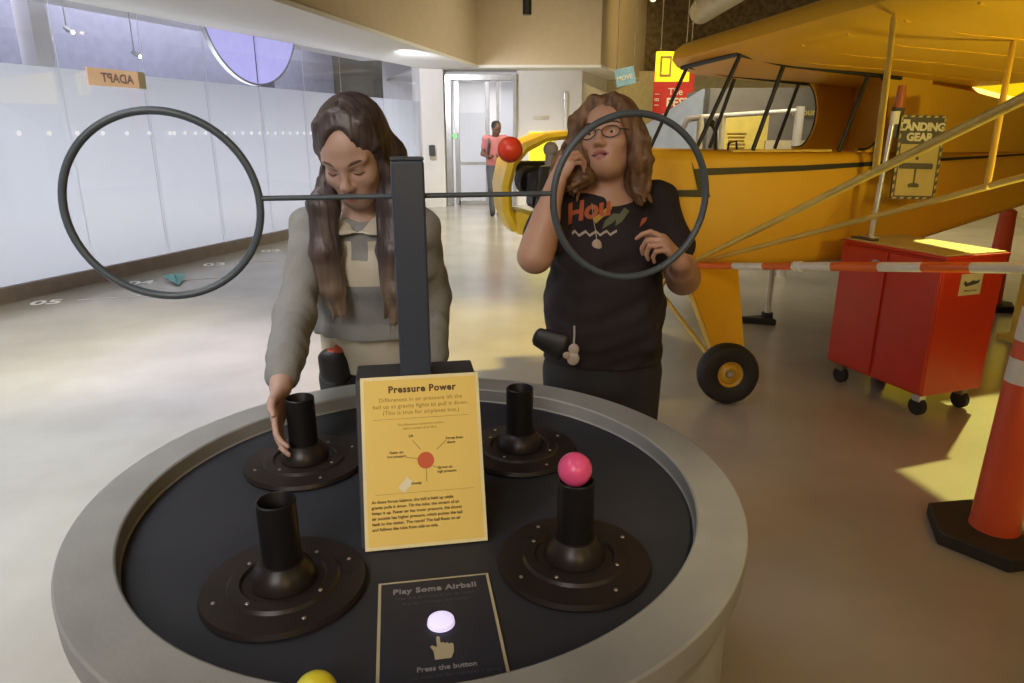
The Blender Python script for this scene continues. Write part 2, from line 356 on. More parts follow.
# ------------------------------------------------------------------ the setting
def slab(name, mats, pts, z0, z1, bevel=0):
    return struct(MB().prism(pts, (0, 0, z0), (1, 0, 0), (0, 1, 0), z1 - z0).build(name, mats, bevel=bevel))
def strip(p, q, th, side=1):                                 # plan of a wall from p to q
    p, q = Vector(p), Vector(q); d = (q - p).normalized(); n = Vector((-d.y, d.x)) * th * side
    return [tuple(p), tuple(q), tuple(q + n), tuple(p + n)]
slab('floor', M['concrete'], [(-11, -5), (14, -5), (14, 24), (-11, 24)], -.1, 0)
GX = lambda y: -4.70 + .34 * (y - 6.16)                       # the plan line of the glass wall
gd = Vector((.34, 1, 0)).normalized(); gn = Vector((1, -.34, 0)).normalized()
G0, G1 = Vector((GX(-2), -2, 0)), Vector((GX(14.6), 14.6, 0)); GL = (G1 - G0).length
gp = lambda a, d=0., z=0.: G0 + gd * a + gn * d + Vector((0, 0, z))
def onwall(y): return (y + 2) / gd.y
# base, frosted lower panels, clear panes, head rail
struct(MB().prism([(0, 0), (GL, 0), (GL, .14), (0, .14)], gp(0, .03), gd, (0, 0, 1), -.07).build('baseboard_left', M['skirting'], fix=True))
seams = [onwall(y) for y in (-2, .2, 2.2, 4.2, 5.2, 6.17, 7.13, 8.1, 9.0, 9.95, 10.9, 11.85, 13.2, 14.6)]
for i in range(len(seams) - 1):
    a, b = seams[i] + .004, seams[i + 1] - .004
    w = struct(MB().prism([(a, .14), (b, .14), (b, 2.80), (a, 2.80)], gp(0, 0), gd, (0, 0, 1), -.012).build('window_%d' % (i + 1), M['glass']))
    MB().add([gp(a, -.03, .14), gp(b, -.03, .14), gp(b, -.03, 2.105), gp(a, -.03, 2.105)], [(0, 1, 2, 3)]).build('frosted_film', M['frost'], w)
    MB().add([gp(b, .002, .14), gp(b + .008, .002, .14), gp(b + .008, .002, 2.8), gp(b, .002, 2.8)], [(0, 1, 2, 3)]).build('joint', M['frost'], w)
# the room behind the glass
back = lambda a, d, z: gp(a, -d, z)
def behind(name, a0, a1, z0, z1, d, th, m): return struct(MB().prism([(a0, z0), (a1, z0), (a1, z1), (a0, z1)], gp(0, -d), gd, (0, 0, 1), -th).build(name, m))
behind('wall_behind_glass', -2, GL + 1, 0, 6, 2.6, .1, M['slab'])
behind('beam_behind_glass', -2, onwall(6.5), 2.62, 4.5, .9, .4, M['white_ceiling'])
behind('beam_behind_glass', onwall(6.5), GL, 2.9, 4.5, .9, .4, M['white_ceiling'])
for y, w_, m in ((6.9, .16, 'white_ceiling'), (7.25, .35, 'slab_dark'), (8.0, .22, 'white_ceiling'), (11.6, .45, 'slab'), (5.2, .3, 'slab_dark')):
    behind('column_behind_glass', onwall(y), onwall(y) + w_, 0, 4.5, 1.4, .25, M[m])
# white column, glass doorway, far wall
slab('wall_column', M['white_wall'], [(-1.98, 14.6), (-1.40, 14.9), (-1.40, 15.6), (-1.98, 15.6)], 0, 2.75)
dr = struct(MB().box((-1.33, 15.27, 1.33), (.13, .3, 2.66)).box((.06, 15.27, 1.33), (.08, .3, 2.66)).box((-.64, 15.27, 2.60), (1.3, .3, .12)).build('door_1', M['steel'], bevel=.008))
MB().box((-1.16, 15.3, 1.27), (.10, .06, 2.54)).box((-.52, 15.3, 1.27), (.09, .06, 2.54)).box((-.30, 15.32, 1.27), (.06, .06, 2.54)).box((-.85, 15.3, .05), (.6, .06, .10)).box((-.85, 15.3, .88), (.6, .05, .07)).build('frame', M['steel'], dr, bevel=.004)
MB().box((-.85, 15.3, 1.28), (.56, .015, 2.42)).build('pane', M['glass'], dr)
MB().box((-.13, 15.33, 1.27), (.30, .015, 2.5)).build('pane', M['glass'], dr)
slab('wall_lobby', M['white_wall'], [(-3.2, 18.2), (1.4, 18.2), (1.4, 18.4), (-3.2, 18.4)], 0, 3.2)
slab('wall_far', M['white_wall'], [(.10, 15.2), (1.45, 15.2), (2.5, 18.5), (2.35, 18.5), (1.36, 15.45), (.10, 15.45)], 0, 2.75)
slab('ceiling_low', M['white_ceiling'], [(GX(-4) - .0, -4), (-4.93, -4), (-.672, 14.48), (1.74, 14.48), (3.3, 18.48), (-3.2, 18.5), (GX(14.6), 14.6)], 2.73, 2.78)
slab('wall_bulkhead', M['beige'], [(-4.95, -4), (-.69, 14.5), (1.73, 14.5), (3.3, 18.5), (3.2, 18.5), (1.6, 14.65), (-.79, 14.65), (-5.1, -4)], 2.74, 6.2)
slab('wall_hall', M['cream'], [(2.2, 18.0), (14, 18.0), (14, 18.2), (2.2, 18.2)], 0, 2.95)
slab('wall_hall_upper', M['dark_ceiling'], [(2.4, 18.5), (14, 18.5), (14, 18.7), (2.4, 18.7)], 2.9, 6.2)
slab('wall_right', M['cream'], [(9.5, -5), (9.7, -5), (9.7, 18), (9.5, 18)], 0, 3)
slab('ceiling', M['dark_ceiling'], [(-5.2, -5), (14, -5), (14, 20), (-1, 20)], 6.2, 6.3)
for i, (p, q, w_) in enumerate((((1.75, 12.6, 4.6), (1.95, 7, 4.15), .16), ((2.9, 12.5, 4.0), (2.7, 5, 4.0), .28), ((-1, 11, 4.9), (9, 12, 4.6), .2), ((3.6, 13, 4.4), (3.9, 6, 4.4), .3), ((1.9, 9.6, 3.6), (9, 10.3, 3.6), .12))):
    p, q = Vector(p), Vector(q); d = (q - p).normalized()
    struct(MB().prism([(0, 0), ((q - p).length, 0), ((q - p).length, w_), (0, w_)], p, d, (0, 0, 1), w_ * .7).build('beam_%d' % (i + 1), M['steel_dark' if i != 1 else 'steel']))
struct(MB().tube([(3.25, 13, 3.5), (3.3, 6, 3.55)], .20, 20).build('beam_duct', M['alu'], smooth=True))

# things of the far end
r = tag(MB().box((-1.63, 14.60, 1.16), (.13, .05, .22), rz=R(20)).build('card_reader', M['dark_grey'], bevel=.02), 'small dark card reader on the white column by the glass doorway', 'card reader')
t = thing('pendant_lamp', 'short black cylinder lamp hanging from the ceiling before the beige bulkhead', 'lamp', (.12, 6, 2.40))
MB().cyl((.12, 6, 2.40), (.12, 6, 2.72), .036).build('lamp_shade', M['black'], t, smooth=True, bevel=.003); MB().cyl((.12, 6, 2.72), (.12, 6, 6.2), .006, n=8).build('cord', M['black'], t)
MB().cyl((.12, 6, 2.405), (.12, 6, 2.41), .028).build('lens', M['white_wall'], t)
t = thing('wall_panel', 'glowing yellow panel on the white far wall behind the aircraft nose', 'panel', (.62, 15.2, 1.05))
MB().box((.62, 15.17, 1.05), (.52, .05, .95)).build('lit_face', M['neon_panel'], t, bevel=.01); MB().box((.62, 15.185, 1.05), (.58, .03, 1.01)).build('frame', M['white_wall'], t, bevel=.01)
tag(MB().box((.60, 15.185, 1.82), (.32, .02, .07)).build('wall_plaque', M['alu'], bevel=.004), 'thin pale plaque on the white far wall above the glowing yellow panel', 'plaque')
t = thing('wall_light', 'slim upright light strip on the white far wall, beside the glowing yellow panel', 'lamp', (1.12, 15.2, 1.75))
MB().box((1.12, 15.17, 1.75), (.07, .05, 1.15)).build('housing', M['alu'], t, bevel=.006); MB().box((1.12, 15.142, 1.75), (.035, .01, 1.05)).build('diffuser', M['white_wall'], t)
for x, z, lb in ((-1.21, 1.44, 'green indicator light glowing on the frame of the glass doorway'), (-.20, 1.36, 'green indicator light glowing behind the person in the pink shirt')):
    t = thing('indicator_light', lb, 'light', (x, 15.24, z))
    MB().box((x, 15.25, z), (.12, .03, .12)).build('housing', M['steel'], t, bevel=.01); MB().ball((x, 15.232, z), .045, 12, (1, .5, 1)).build('lens', M['green_glow'], t, smooth=True)
# signs over the hall
t = thing('hanging_sign', 'pale blue hanging sign with a white word, beside the beige bulkhead corner', 'sign', (1.84, 12, 2.4))
MB().box((1.84, 12, 2.38), (.32, .03, .27), ry=R(-12)).build('board', M['blue_sign'], t, bevel=.004)
mb = MB(); put_text(mb, 'MOVE', .095, (1.84, 11.98, 2.335), (math.cos(R(12)), 0, math.sin(R(12))), (-math.sin(R(12)), 0, math.cos(R(12))), bold=.002); mb.build('lettering', M['sign_white'], t)
MB().cyl((1.7, 12, 2.5), (1.7, 12, 4.6), .008, n=8).cyl((1.98, 12, 2.55), (1.98, 12, 4.6), .008, n=8).build('wire', M['steel_dark'], t)
t = thing('banner', 'red hanging banner with white words The BEST, behind the aircraft windscreen', 'banner', (2.4, 11, 2.08))
MB().box((2.42, 11, 2.0), (.60, .02, .80)).build('cloth', M['red_banner'], t)
mb = MB(); put_text(mb, 'The', .14, (2.34, 10.985, 2.05), (1, 0, 0), (0, 0, 1), align='LEFT', bold=.001); mb.build('lettering', M['sign_white'], t); mb = MB(); put_text(mb, 'BEST', .175, (2.32, 10.985, 1.885), (1, 0, 0), (0, 0, 1), align='LEFT', bold=.004)
mb.build('lettering', M['sign_white'], t); mb = MB(); put_text(mb, '1 8 1', .10, (2.21, 10.985, 1.88), (0, 0, 1), (-1, 0, 0), align='LEFT'); mb.build('lettering', M['sign_white'], t)
MB().cyl((2.14, 11, 2.40), (2.72, 11, 2.40), .015, n=10).cyl((2.2, 11, 2.4), (2.2, 11, 4.7), .006, n=6).cyl((2.65, 11, 2.4), (2.65, 11, 4.7), .006, n=6).build('rod', M['steel_dark'], t)
t = thing('hanging_sign', 'bright yellow lit hanging sign above the red banner', 'sign', (2.17, 10, 2.35))
MB().box((2.17, 10, 2.36), (.46, .05, .38)).build('lit_face', M['lit_yellow'], t, bevel=.005)
MB().box((2.07, 9.97, 2.36), (.15, .01, .26)).build('pictogram', M['ink_soft'], t); MB().box((2.07, 9.963, 2.36), (.10, .01, .20)).box((2.07, 9.96, 2.36), (.02, .012, .20), ry=R(30)).build('pictogram', M['lit_yellow'], t)
MB().cyl((2.0, 10, 2.5), (2.0, 10, 4.6), .006, n=6).cyl((2.34, 10, 2.5), (2.34, 10, 4.6), .006, n=6).build('wire', M['steel_dark'], t)
# exhibit booth seen through the cabin
t = thing('exhibit_booth', 'grey and pale blue exhibit booth with a yellow panel, seen through the cabin windows', 'booth', (3, 8.7, 0))
MB().prism([(2.30, 8.5), (4.6, 8.3), (4.6, 9.6), (2.30, 9.6)], (0, 0, 0), (1, 0, 0), (0, 1, 0), 2.0).build('front_wall', M['booth_grey'], t)
MB().prism([(0, 0), (0, 1.60), (.72, 2.00), (.72, 0)], (1.66, 9.0, 0), (.8, -.58, 0), (0, 0, 1), -.06).build('side_wall', M['booth_blue'], t)
MB().box((2.72, 8.42, 1.40), (.52, .04, .62)).build('information_panel', M['yellow_panel'], t, bevel=.004)
MB().box((2.45, 8.44, 1.25), (.10, .04, .9)).build('panel_edge', M['slab'], t); MB().box((3.2, 8.37, 1.34), (.5, .04, .16)).build('panel_strip', M['cream'], t)
mb = MB(); put_text(mb, '! Your', .105, (3.36, 8.365, 1.70), (1, -.087, 0), (0, 0, 1), bold=.002); mb.build('lettering', M['yellow_panel'], t)
for k in range(6): MB().box((2.62, 8.395, 1.50 - .04 * k), (.22 - .02 * (k % 3), .01, .012)).build('print_line', M['ink_soft'], t)
t = thing('guard_rail', 'white pipe guard rail on posts in front of the exhibit booth', 'rail', (2.2, 7.6, 0))
MB().tube([(1.83, 7.6, 1.62), (1.95, 7.6, 1.66), (2.93, 7.4, 1.72)], .025, 12).build('top_rail', M['white_band'], t, smooth=True)
MB().cyl((2.93, 7.4, 0), (2.93, 7.4, 1.76), .045).build('post', M['white_band'], t, smooth=True); MB().cyl((1.98, 7.6, 0), (1.98, 7.6, 1.68), .035).build('post', M['cream'], t, smooth=True); MB().cyl((2.2, 7.56, 0), (2.2, 7.56, 1.66), .03).build('post', M['cream'], t, smooth=True)
MB().tube([(1.80, 7.6, 1.55), (1.84, 7.6, 1.64), (2.0, 7.6, 1.66)], .032, 10).build('elbow', M['skirting'], t, smooth=True)
# ceiling spotlights
for i, (x, y, z, lb) in enumerate(((1.86, 10.0, 3.20, 'tiny warm spotlight low on the dark ceiling beam beside the beige bulkhead'), (2.6, 9.0, 3.62, 'tiny warm spotlight high on the dark ceiling above the yellow sign'), (4.45, 9.5, 3.88, 'tiny warm spotlight on the dark ceiling above the wing, first of a close pair'), (4.75, 9.5, 3.92, 'tiny warm spotlight on the dark ceiling above the wing, second of a close pair'))):
    t = thing('spotlight', lb, 'spotlight', (x, y, z), group='ceiling spotlights over the hall')
    MB().cyl((x, y + .02, z), (x, y + .16, z + .05), .05, .03, 14).build('housing', M['steel_dark'], t, smooth=True); MB().ball((x, y, z), .038, 10).build('bulb_or_dot', M['bulb_or_dot'], t, smooth=True); MB().cyl((x, y + .1, z), (x, y + .1, 6.2), .008, n=6).build('stem', M['steel_dark'], t)
# behind and on the glass wall
def on_glass(y, d, z): q = gp(onwall(y), d, z); return q
c = on_glass(10.3, -.35, 3.16); mb = MB(); mb.lathe([(0, -.03), (.98, -.03), (1., 0), (.98, .03), (0, .03)], n=72)
t = thing('round_lamp', 'large round lilac glowing disc lamp hanging behind the glass wall', 'lamp', c)
mt = Matrix.Translation(c) @ Matrix(((gd.x, 0, gn.x), (gd.y, 0, gn.y), (0, 1, 0))).to_4x4()
mb.v = [tuple(mt @ Vector(v)) for v in mb.v]; mb.build('disc', M['lilac'], t, smooth=True)
mb = MB(); mb.lathe([(.99, -.035), (1.015, -.035), (1.015, .035), (.99, .035)], n=72, closed=True); mb.v = [tuple(mt @ Vector(v)) for v in mb.v]; mb.build('rim', M['alu'], t, smooth=True)
MB().prism([(-.008, -.98), (.008, -.98), (.008, .98), (-.008, .98)], c + gn * .035, gd, (0, 0, 1), -.006).build('joint', M['slab_dark'], t)
for a in (-.5, .5): MB().cyl(c + gd * a + Vector((0, 0, .65)), c + gd * a + Vector((0, 0, 2.4)), .01, n=6).build('wire', M['steel_dark'], t)
c = gp(onwall(7.75), .02, 2.05)
t = thing('hanging_sign', 'pale orange sign reading ADAPT in mirror writing on the glass wall', 'sign', c)
MB().prism([(-.36, -.085), (.26, -.085), (.26, .085), (-.36, .085)], c, gd, (0, 0, 1), -.02).build('board', M['orange_sign'], t)
mb = MB(); put_text(mb, 'ADAPT', .125, c + gn * .012 - Vector((0, 0, .045)) - gd * .03, gd, (0, 0, 1), mirror=True, bold=.003); mb.v = [tuple(Vector(v) + gn * .012) for v in mb.v]; mb.build('lettering', M['orange_ink'], t)
MB().prism([(.27, -.085), (.36, -.085), (.36, .085), (.27, .085)], c, gd, (0, 0, 1), -.02).build('end_tab', M['cream'], t)
# dotted manifestation line; the dots are no lamps, their glow is added
t = thing('dot_row', 'row of tiny white dots on the frosted glass wall at head height, given a glow', 'lights', gp(onwall(5.5), .004, 1.5))
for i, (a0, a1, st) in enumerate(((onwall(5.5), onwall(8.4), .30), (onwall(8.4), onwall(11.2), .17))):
    while a0 < a1: MB().prism([(.022 * math.cos(q * math.pi / 4), .022 * math.sin(q * math.pi / 4)) for q in range(8)], gp(a0, .004, 1.50), gd, (0, 0, 1), -.004).build('bulb_or_dot', M['dot_white'], t); a0 += st
for y, z, lb in ((6.75, 2.43, 'tiny lamp glinting behind the clear upper glass nearest the camera'), (7.75, 2.52, 'tiny bright lamp behind the clear upper glass beside the dark column'), (8.55, 2.36, 'tiny lamp glinting behind the upper glass below the beam end')):
    q = gp(onwall(y), -.5, z); t = thing('spotlight', lb, 'spotlight', q, group='small lamps behind the glass wall')
    MB().cyl(q, q - gn * .1 + Vector((0, 0, .05)), .025, n=10).build('housing', M['steel'], t); MB().ball(q, .020, 10).build('bulb_or_dot', M['bulb_or_dot'], t); MB().cyl(q - gn * .08, q - gn * .08 + Vector((0, 0, 2)), .006, n=6).build('stem', M['steel'], t)
# distance numbers on the floor and the paper plane
for s_, (x, y), lb in (('05', (-4.28, 6.22), 'white floor number 05 by the base of the glass wall'), ('04', (-3.86, 7.10), 'white floor number 04 by the base of the glass wall'), ('03', (-3.52, 8.15), 'white floor number 03 by the base of the glass wall'), ('02', (-3.18, 9.15), 'white floor number 02 by the base of the glass wall')):
    mb = MB(); put_text(mb, s_, .26, (x, y - .08, .002), (.94, .34, 0), (-.34, .94, 0), bold=.006)
    mb.prism([(.22, .0), (.75, 0), (.75, .014), (.22, .014)], (x, y, .001), (.94, .34, 0), (-.34, .94, 0), .002)
    tag(mb.build('floor_number', M['floor_white']), lb, 'floor marking', 'distance numbers along the glass wall')
t = thing('paper_plane', 'teal folded paper plane lying on the floor by the glass wall', 'paper plane', (-3.54, 7.15, 0), R(-60))
MB().add([(-.20, -.12, .035), (-.20, -.012, .05), (.26, 0, .012)], [(0, 1, 2)]).add([(-.20, .12, .035), (-.20, .012, .05), (.26, 0, .012)], [(0, 2, 1)]).build('wing', M['teal'], t, local=True, fix=False).modifiers.new('s', 'SOLIDIFY').thickness = .003
MB().add([(-.20, -.012, .05), (-.20, 0, 0), (.26, 0, .012)], [(0, 1, 2)]).add([(-.20, .012, .05), (-.20, 0, 0), (.26, 0, .012)], [(0, 2, 1)]).build('keel', M['teal'], t, local=True, fix=False).modifiers.new('s', 'SOLIDIFY').thickness = .003

# ------------------------------------------------------------------ the exhibit table
TC = (-.178, 1.205); TYAW = R(9.5)
t = thing('exhibit_table', 'large round table with a grey rim and sunken black top', 'table', (*TC, 0))
MB().lathe([(.606, .85), (.52, .85), (.52, .815), (.50, .81), (.50, .77), (.585, .77), (.605, .80)], (*TC, 0), 128, closed=True).build('rim', M['rim'], t, smooth=True, bevel=.004)
MB().lathe([(0, .815), (.517, .815), (.517, .79), (0, .79)], (*TC, 0), 128).build('sunken_top', M['basin'], t, smooth=True)
MB().lathe([(.585, .10), (.585, .785), (.56, .785), (.56, .10)], (*TC, 0), 128, closed=True).build('side_panel', M['rim'], t, smooth=True)
MB().lathe([(.54, 0), (.54, .11), (.50, .11), (.50, 0)], (*TC, 0), 96, closed=True).build('plinth', M['black'], t, smooth=True)
tx, ty = Vector((math.cos(TYAW), math.sin(TYAW), 0)), Vector((-math.sin(TYAW), math.cos(TYAW), 0))
tp = lambda x, y, z=0.: Vector((*TC, 0)) + tx * x + ty * y + Vector((0, 0, z))
# air nozzles
NZ = [((-.357, .928), 'black air nozzle on a round disc, its empty tube in front of the yellow sign'), ((.103, .992), 'black air nozzle on a round disc with a pink ball on its tube'), ((-.446, 1.352), 'black air nozzle on a round disc gripped by the woman in the grey sweater'), ((.017, 1.410), 'black air nozzle standing before the woman in the dark tee, nothing on its tube')]
nz0 = None
for (x, y), lb in NZ:
    if nz0 is None:
        nz0 = t = thing('air_nozzle', lb, 'air nozzle', (x, y, .815), TYAW, 'air nozzles on the exhibit table'); parts = []
        parts.append(MB().lathe([(0, 0), (.122, 0), (.127, .005), (.124, .013), (.086, .015), (.082, .020), (.066, .021), (.062, .016), (.048, .016), (0, .016)], n=72).build('base_disc', M['disc'], t, smooth=True, local=True))
        parts.append(MB().lathe([(.050, .018), (.049, .028), (.043, .042), (.034, .052), (.0, .055)], n=48).build('ball_joint', M['disc'], t, smooth=True, local=True))
        parts.append(MB().lathe([(.0295, .033), (.0295, .153), (.0270, .155), (.0257, .153), (.0257, .04)], n=40).build('tube', M['tube'], t, smooth=True, local=True))
        for k in range(8):
            rr = (.105, .074)[k % 2]; an = k * math.pi / 4 + .4 - (.25 if k % 2 else 0)
            parts.append(MB().ball((rr * math.cos(an), rr * math.sin(an), .0145 if k % 2 == 0 else .021), .0035, 8, (1, 1, .5)).build('screw', M['screw'], t, smooth=True, local=True))
    else:
        t = nz0.copy(); C.objects.link(t); t.location = (x, y, .815); t['label'] = lb
        for p in parts: q = p.copy(); C.objects.link(q); q.parent = t
tag(MB().ball((.100, .992, .988), .0275, 36).build('ball', M['pink'], smooth=True), 'pink ball resting on top of an air nozzle tube', 'ball')
tag(MB().ball((-.004, 1.45, 1.468), .0258, 36).build('ball', M['red_ball'], smooth=True), 'red ball hovering in the air between the two women', 'ball')
tag(MB().ball((-.2405, .685, .8155 + .0268), .0268, 36).build('ball', M['yellow_ball'], smooth=True), 'yellow ball on the black table top beside the airball panel', 'ball')
# hoop stand: pedestal, post, bar, two hoops
t = thing('hoop_stand', 'dark post with two hoops on a crossbar, standing on the centre of the table', 'hoop stand', (*TC, .815), TYAW)
mb = MB(); mb.loft([[tuple(tp(x, yb, z)), tuple(tp(x, yf, z)), tuple(tp(x, yf2, z2)), tuple(tp(x, yb, z2))] for x in (-.108, .108) for yb, yf, z, yf2, z2 in ((.055, -.160, .8155, -.030, 1.078),)])
mb.build('pedestal', M['ped'], t, bevel=.003)
mb = MB(); mb.box(tuple(tp(0, .0, 1.266)), (.056, .045, .380), rz=TYAW); mb.build('post', M['post'], t, bevel=.004)
mb = MB(); mb.box(tuple(tp(0, .0, 1.459)), (.056, .041, .006), rz=TYAW); mb.build('cap', M['post'], t, bevel=.002)
BZ = 1.397; HY = R(11.5); hx = Vector((math.cos(HY), math.sin(HY), 0)); hc = Vector((*TC, 0))
for sgn, L in ((-1, .390), (1, .404)):
    MB().cyl(hc + hx * sgn * .028 + Vector((0, 0, BZ)), hc + hx * sgn * (L - .147) + Vector((0, 0, BZ)), .0045, n=12).build('crossbar', M['ring'], t, smooth=True)
    MB().tube([hc + hx * (sgn * L + .147 * math.cos(a)) + Vector((0, 0, BZ - .010 + .147 * math.sin(a))) for a in np.linspace(0, 2 * math.pi, 73)[:-1]], .0063, 12, closed=True).build('hoop', M['ring'], t, smooth=True)
# yellow A4 board leaning on the pedestal
def frame_box(c0, u, w, W, Hh, th): return [(-W / 2, 0), (W / 2, 0), (W / 2, Hh), (-W / 2, Hh)]
b0, b1 = tp(.004, -.1670, .8165), tp(.006, -.0362, 1.081); su = tx; sw = (b1 - b0).normalized(); sn = su.cross(sw)
SO = b0 + Vector((.0, 0, 0))
t = thing('info_board', 'yellow Pressure Power information board leaning on the dark pedestal', 'sign', SO, TYAW)
MB().prism([(-.105, 0), (.105, 0), (.105, .297), (-.105, .297)], SO, su, sw, .004).build('board', M['sign_border'], t)
MB().prism([(-.099, .006), (.099, .006), (.099, .291), (-.099, .291)], SO + sn * .004, su, sw, .0005).build('face', M['sign_yellow'], t)
S = lambda x, y: SO + su * x + sw * y + sn * .0048
mb = MB(); put_text(mb, 'Pressure Power', .0165, S(.003, .268), su, sw, bold=.0006, spacing=1.12); mb.build('title', M['ink'], t)
mb = MB()
for i, l in enumerate(('Differences in air pressure lift the', 'ball up as gravity fights to pull it down.', '(This is true for airplanes too.)')): put_text(mb, l, .0102, S(.0, .252 - i * .0115), su, sw, spacing=1.05)
put_text(mb, 'The differences in pressure around a', .0055, S(-.002, .209), su, sw); put_text(mb, 'ball in a stream of air lift it', .0055, S(-.004, .202), su, sw)
mb.build('subtitle', M['ink_soft'], t)
mb = MB()
for l, x, y in (('Lift', -.020, .188), ('Faster air,', -.046, .161), ('low pressure', -.046, .154), ('Forces from', .056, .180), ('above', .050, .173), ('Slower air,', .038, .130), ('high pressure', .040, .123), ('Gravity', -.014, .106)): put_text(mb, l, .0062, S(x, y), su, sw, bold=.0001)
for i, l in enumerate(('As these forces balance, the ball is held up while', 'gravity pulls it down. Tilt the tube: the stream of air', 'keeps it up. Faster air has lower pressure, the slower', 'air outside has higher pressure, which pushes the ball', 'back to the center. The result? The ball floats on air', 'and follows the tube from side to side.')): put_text(mb, l, .0072, S(-.092, .078 - i * .0092), su, sw, align='LEFT', bold=.00012)
mb.build('small_print', M['ink'], t)
mb = MB(); mb.prism([(.0145 * math.cos(a), .0145 * math.sin(a)) for a in np.linspace(0, 2 * math.pi, 25)[:-1]], S(.004, .146), su, sw, .0004); mb.build('diagram_ball', M['diag_red'], t)
mb = MB(); d45 = (su * .68 + sw * .73).normalized(); n45 = sn.cross(d45)
mb.prism([(-.042, -.007), (-.018, -.007), (-.018, .007), (-.042, .007)], S(-.012, .128), d45, n45, .0003)
mb.build('diagram_tube', M['diag_pale'], t)
mb = MB()
for x, y, a, L in ((-.018, .182, -50, .022), (.024, .164, 40, .022), (.004, .131, -90, .022), (.016, .136, -30, .016), (-.010, .150, 170, .02)):
    d = su * math.cos(R(a)) + sw * math.sin(R(a)); mb.prism([(0, -.0006), (L, -.0006), (L, .0006), (0, .0006)], S(x, y), d, sn.cross(d), .0003)
for y in (.221, .092): mb.prism([(-.085, 0), (.085, 0), (.085, .0006), (-.085, .0006)], S(0, y), su, sw, .0003)
mb.build('diagram_lines', M['ink_soft'], t)
# navy panel lying on the table top
NO = Vector((-.1245, .945, .816)); nu = tx; nw = ty
t = thing('instruction_panel', 'navy Play Some Airball panel with cream border on the table top', 'panel', NO, TYAW)
W_, H_ = .174, .262
MB().prism([(-W_ / 2, -H_), (W_ / 2, -H_), (W_ / 2, 0), (-W_ / 2, 0)], NO, nu, nw, .004).build('border', M['sign_cream'], t)
MB().prism([(-W_ / 2 + .0045, -H_ + .0045), (W_ / 2 - .0045, -H_ + .0045), (W_ / 2 - .0045, -.0045), (-W_ / 2 + .0045, -.0045)], NO + Vector((0, 0, .004)), nu, nw, .0005).build('face', M['navy'], t)
N = lambda x, y, z=.0048: NO + nu * x + nw * y + Vector((0, 0, z))
mb = MB(); put_text(mb, 'Play Some Airball', .0165, N(0, -.032), nu, nw, bold=.0005, spacing=1.1); mb.build('title', M['navy_text'], t); mb = MB(); put_text(mb, 'Press the button', .012, N(.006, -.199), nu, nw, bold=.0002); mb.build('lettering', M['navy_text'], t)
for l, s_, x, y in (('Use the streams of air to move', .0095, 0, -.047), ('the ball through the hoops', .0095, 0, -.060), ('to start the fan and keep it going', .0088, .018, -.212)): mb = MB(); put_text(mb, l, s_, N(x, y), nu, nw); mb.build('small_print', M['navy_soft'], t)
c = N(.004, -.108); MB().lathe([(0, .008), (.016, .008), (.0190, .006), (.0200, 0), (.0205, -.002)], tuple(c), 40).build('push_button', M['button'], t, smooth=True)
hand_o = [(-.012, -.030), (.010, -.030), (.0145, -.018), (.0150, -.004), (.012, -.001), (.0095, -.003), (.007, .0005), (.0035, -.001), (.001, .002), (-.0025, .0005), (-.003, .013), (-.0055, .015), (-.008, .013), (-.008, -.007), (-.0145, -.002), (-.017, -.0045), (-.013, -.014)]
MB().prism(hand_o, N(.003, -.150), nu, nw, .0003).build('hand_icon', M['sign_cream'], t)
# ------------------------------------------------------------------ the yellow aircraft (its own frame: x aft, y away from the viewer, z up)
air = thing('aircraft', 'yellow high-wing light aircraft with black stripe and open cabin', 'aircraft', (1.27, 4.57, 0), R(10))
L_ = dict(parent=air, local=True)
def sect(x, hw, zb, zt, n=7):                               # rounded-box section
    r = min(.06, hw * .4); pts = []
    for cx, cz, a0 in ((hw - r, zt - r, 0), (-hw + r, zt - r, 90), (-hw + r, zb + r, 180), (hw - r, zb + r, 270)):
        for k in range(4): a = R(a0 + 30 * k); pts.append((x, cx + r * math.cos(a), cz + r * math.sin(a)))
    return pts
MB().loft([sect(-.62, .30, .80, 1.40), sect(-.30, .355, .735, 1.405), sect(.2, .36, .70, 1.395), sect(.86, .36, .715, 1.39)]).build('fuselage', M['cub'], smooth=True, **L_)
MB().loft([sect(.86, .36, .715, 1.395), sect(1.30, .35, .82, 1.395), sect(1.9, .30, .965, 1.40), sect(3.0, .18, 1.235, 1.46), sect(4.3, .04, 1.50, 1.56)]).build('rear_fuselage', M['cub'], smooth=True, **L_)
arc = [(.82 + .115 * math.cos(a) * 1.0, 1.62 + .215 * math.sin(a)) for a in np.linspace(-math.pi / 2, math.pi / 2, 15)]
out = [(1.22, 1.39), (1.22, 1.83), (.78, 1.845)] + [(.78, 1.835)] + arc[::-1] + [(.78, 1.405), (.78, 1.39)]
for q in (-1, 1): MB().prism(out, (0, q * .36 - (.02 if q > 0 else 0), 0), (1, 0, 0), (0, 0, 1), -.02).build('window_surround', M['cub'], **L_)
MB().loft([[(x, -hw, 1.385), (x, -hw, zt - .05), (x, -hw * .72, zt), (x, hw * .72, zt), (x, hw, zt - .05), (x, hw, 1.385)] for x, hw, zt in ((1.20, .36, 1.835), (1.5, .335, 1.80), (1.9, .30, 1.73), (3.0, .18, 1.62), (4.2, .03, 1.56))]).build('turtledeck', M['cub'], smooth=True, **L_)
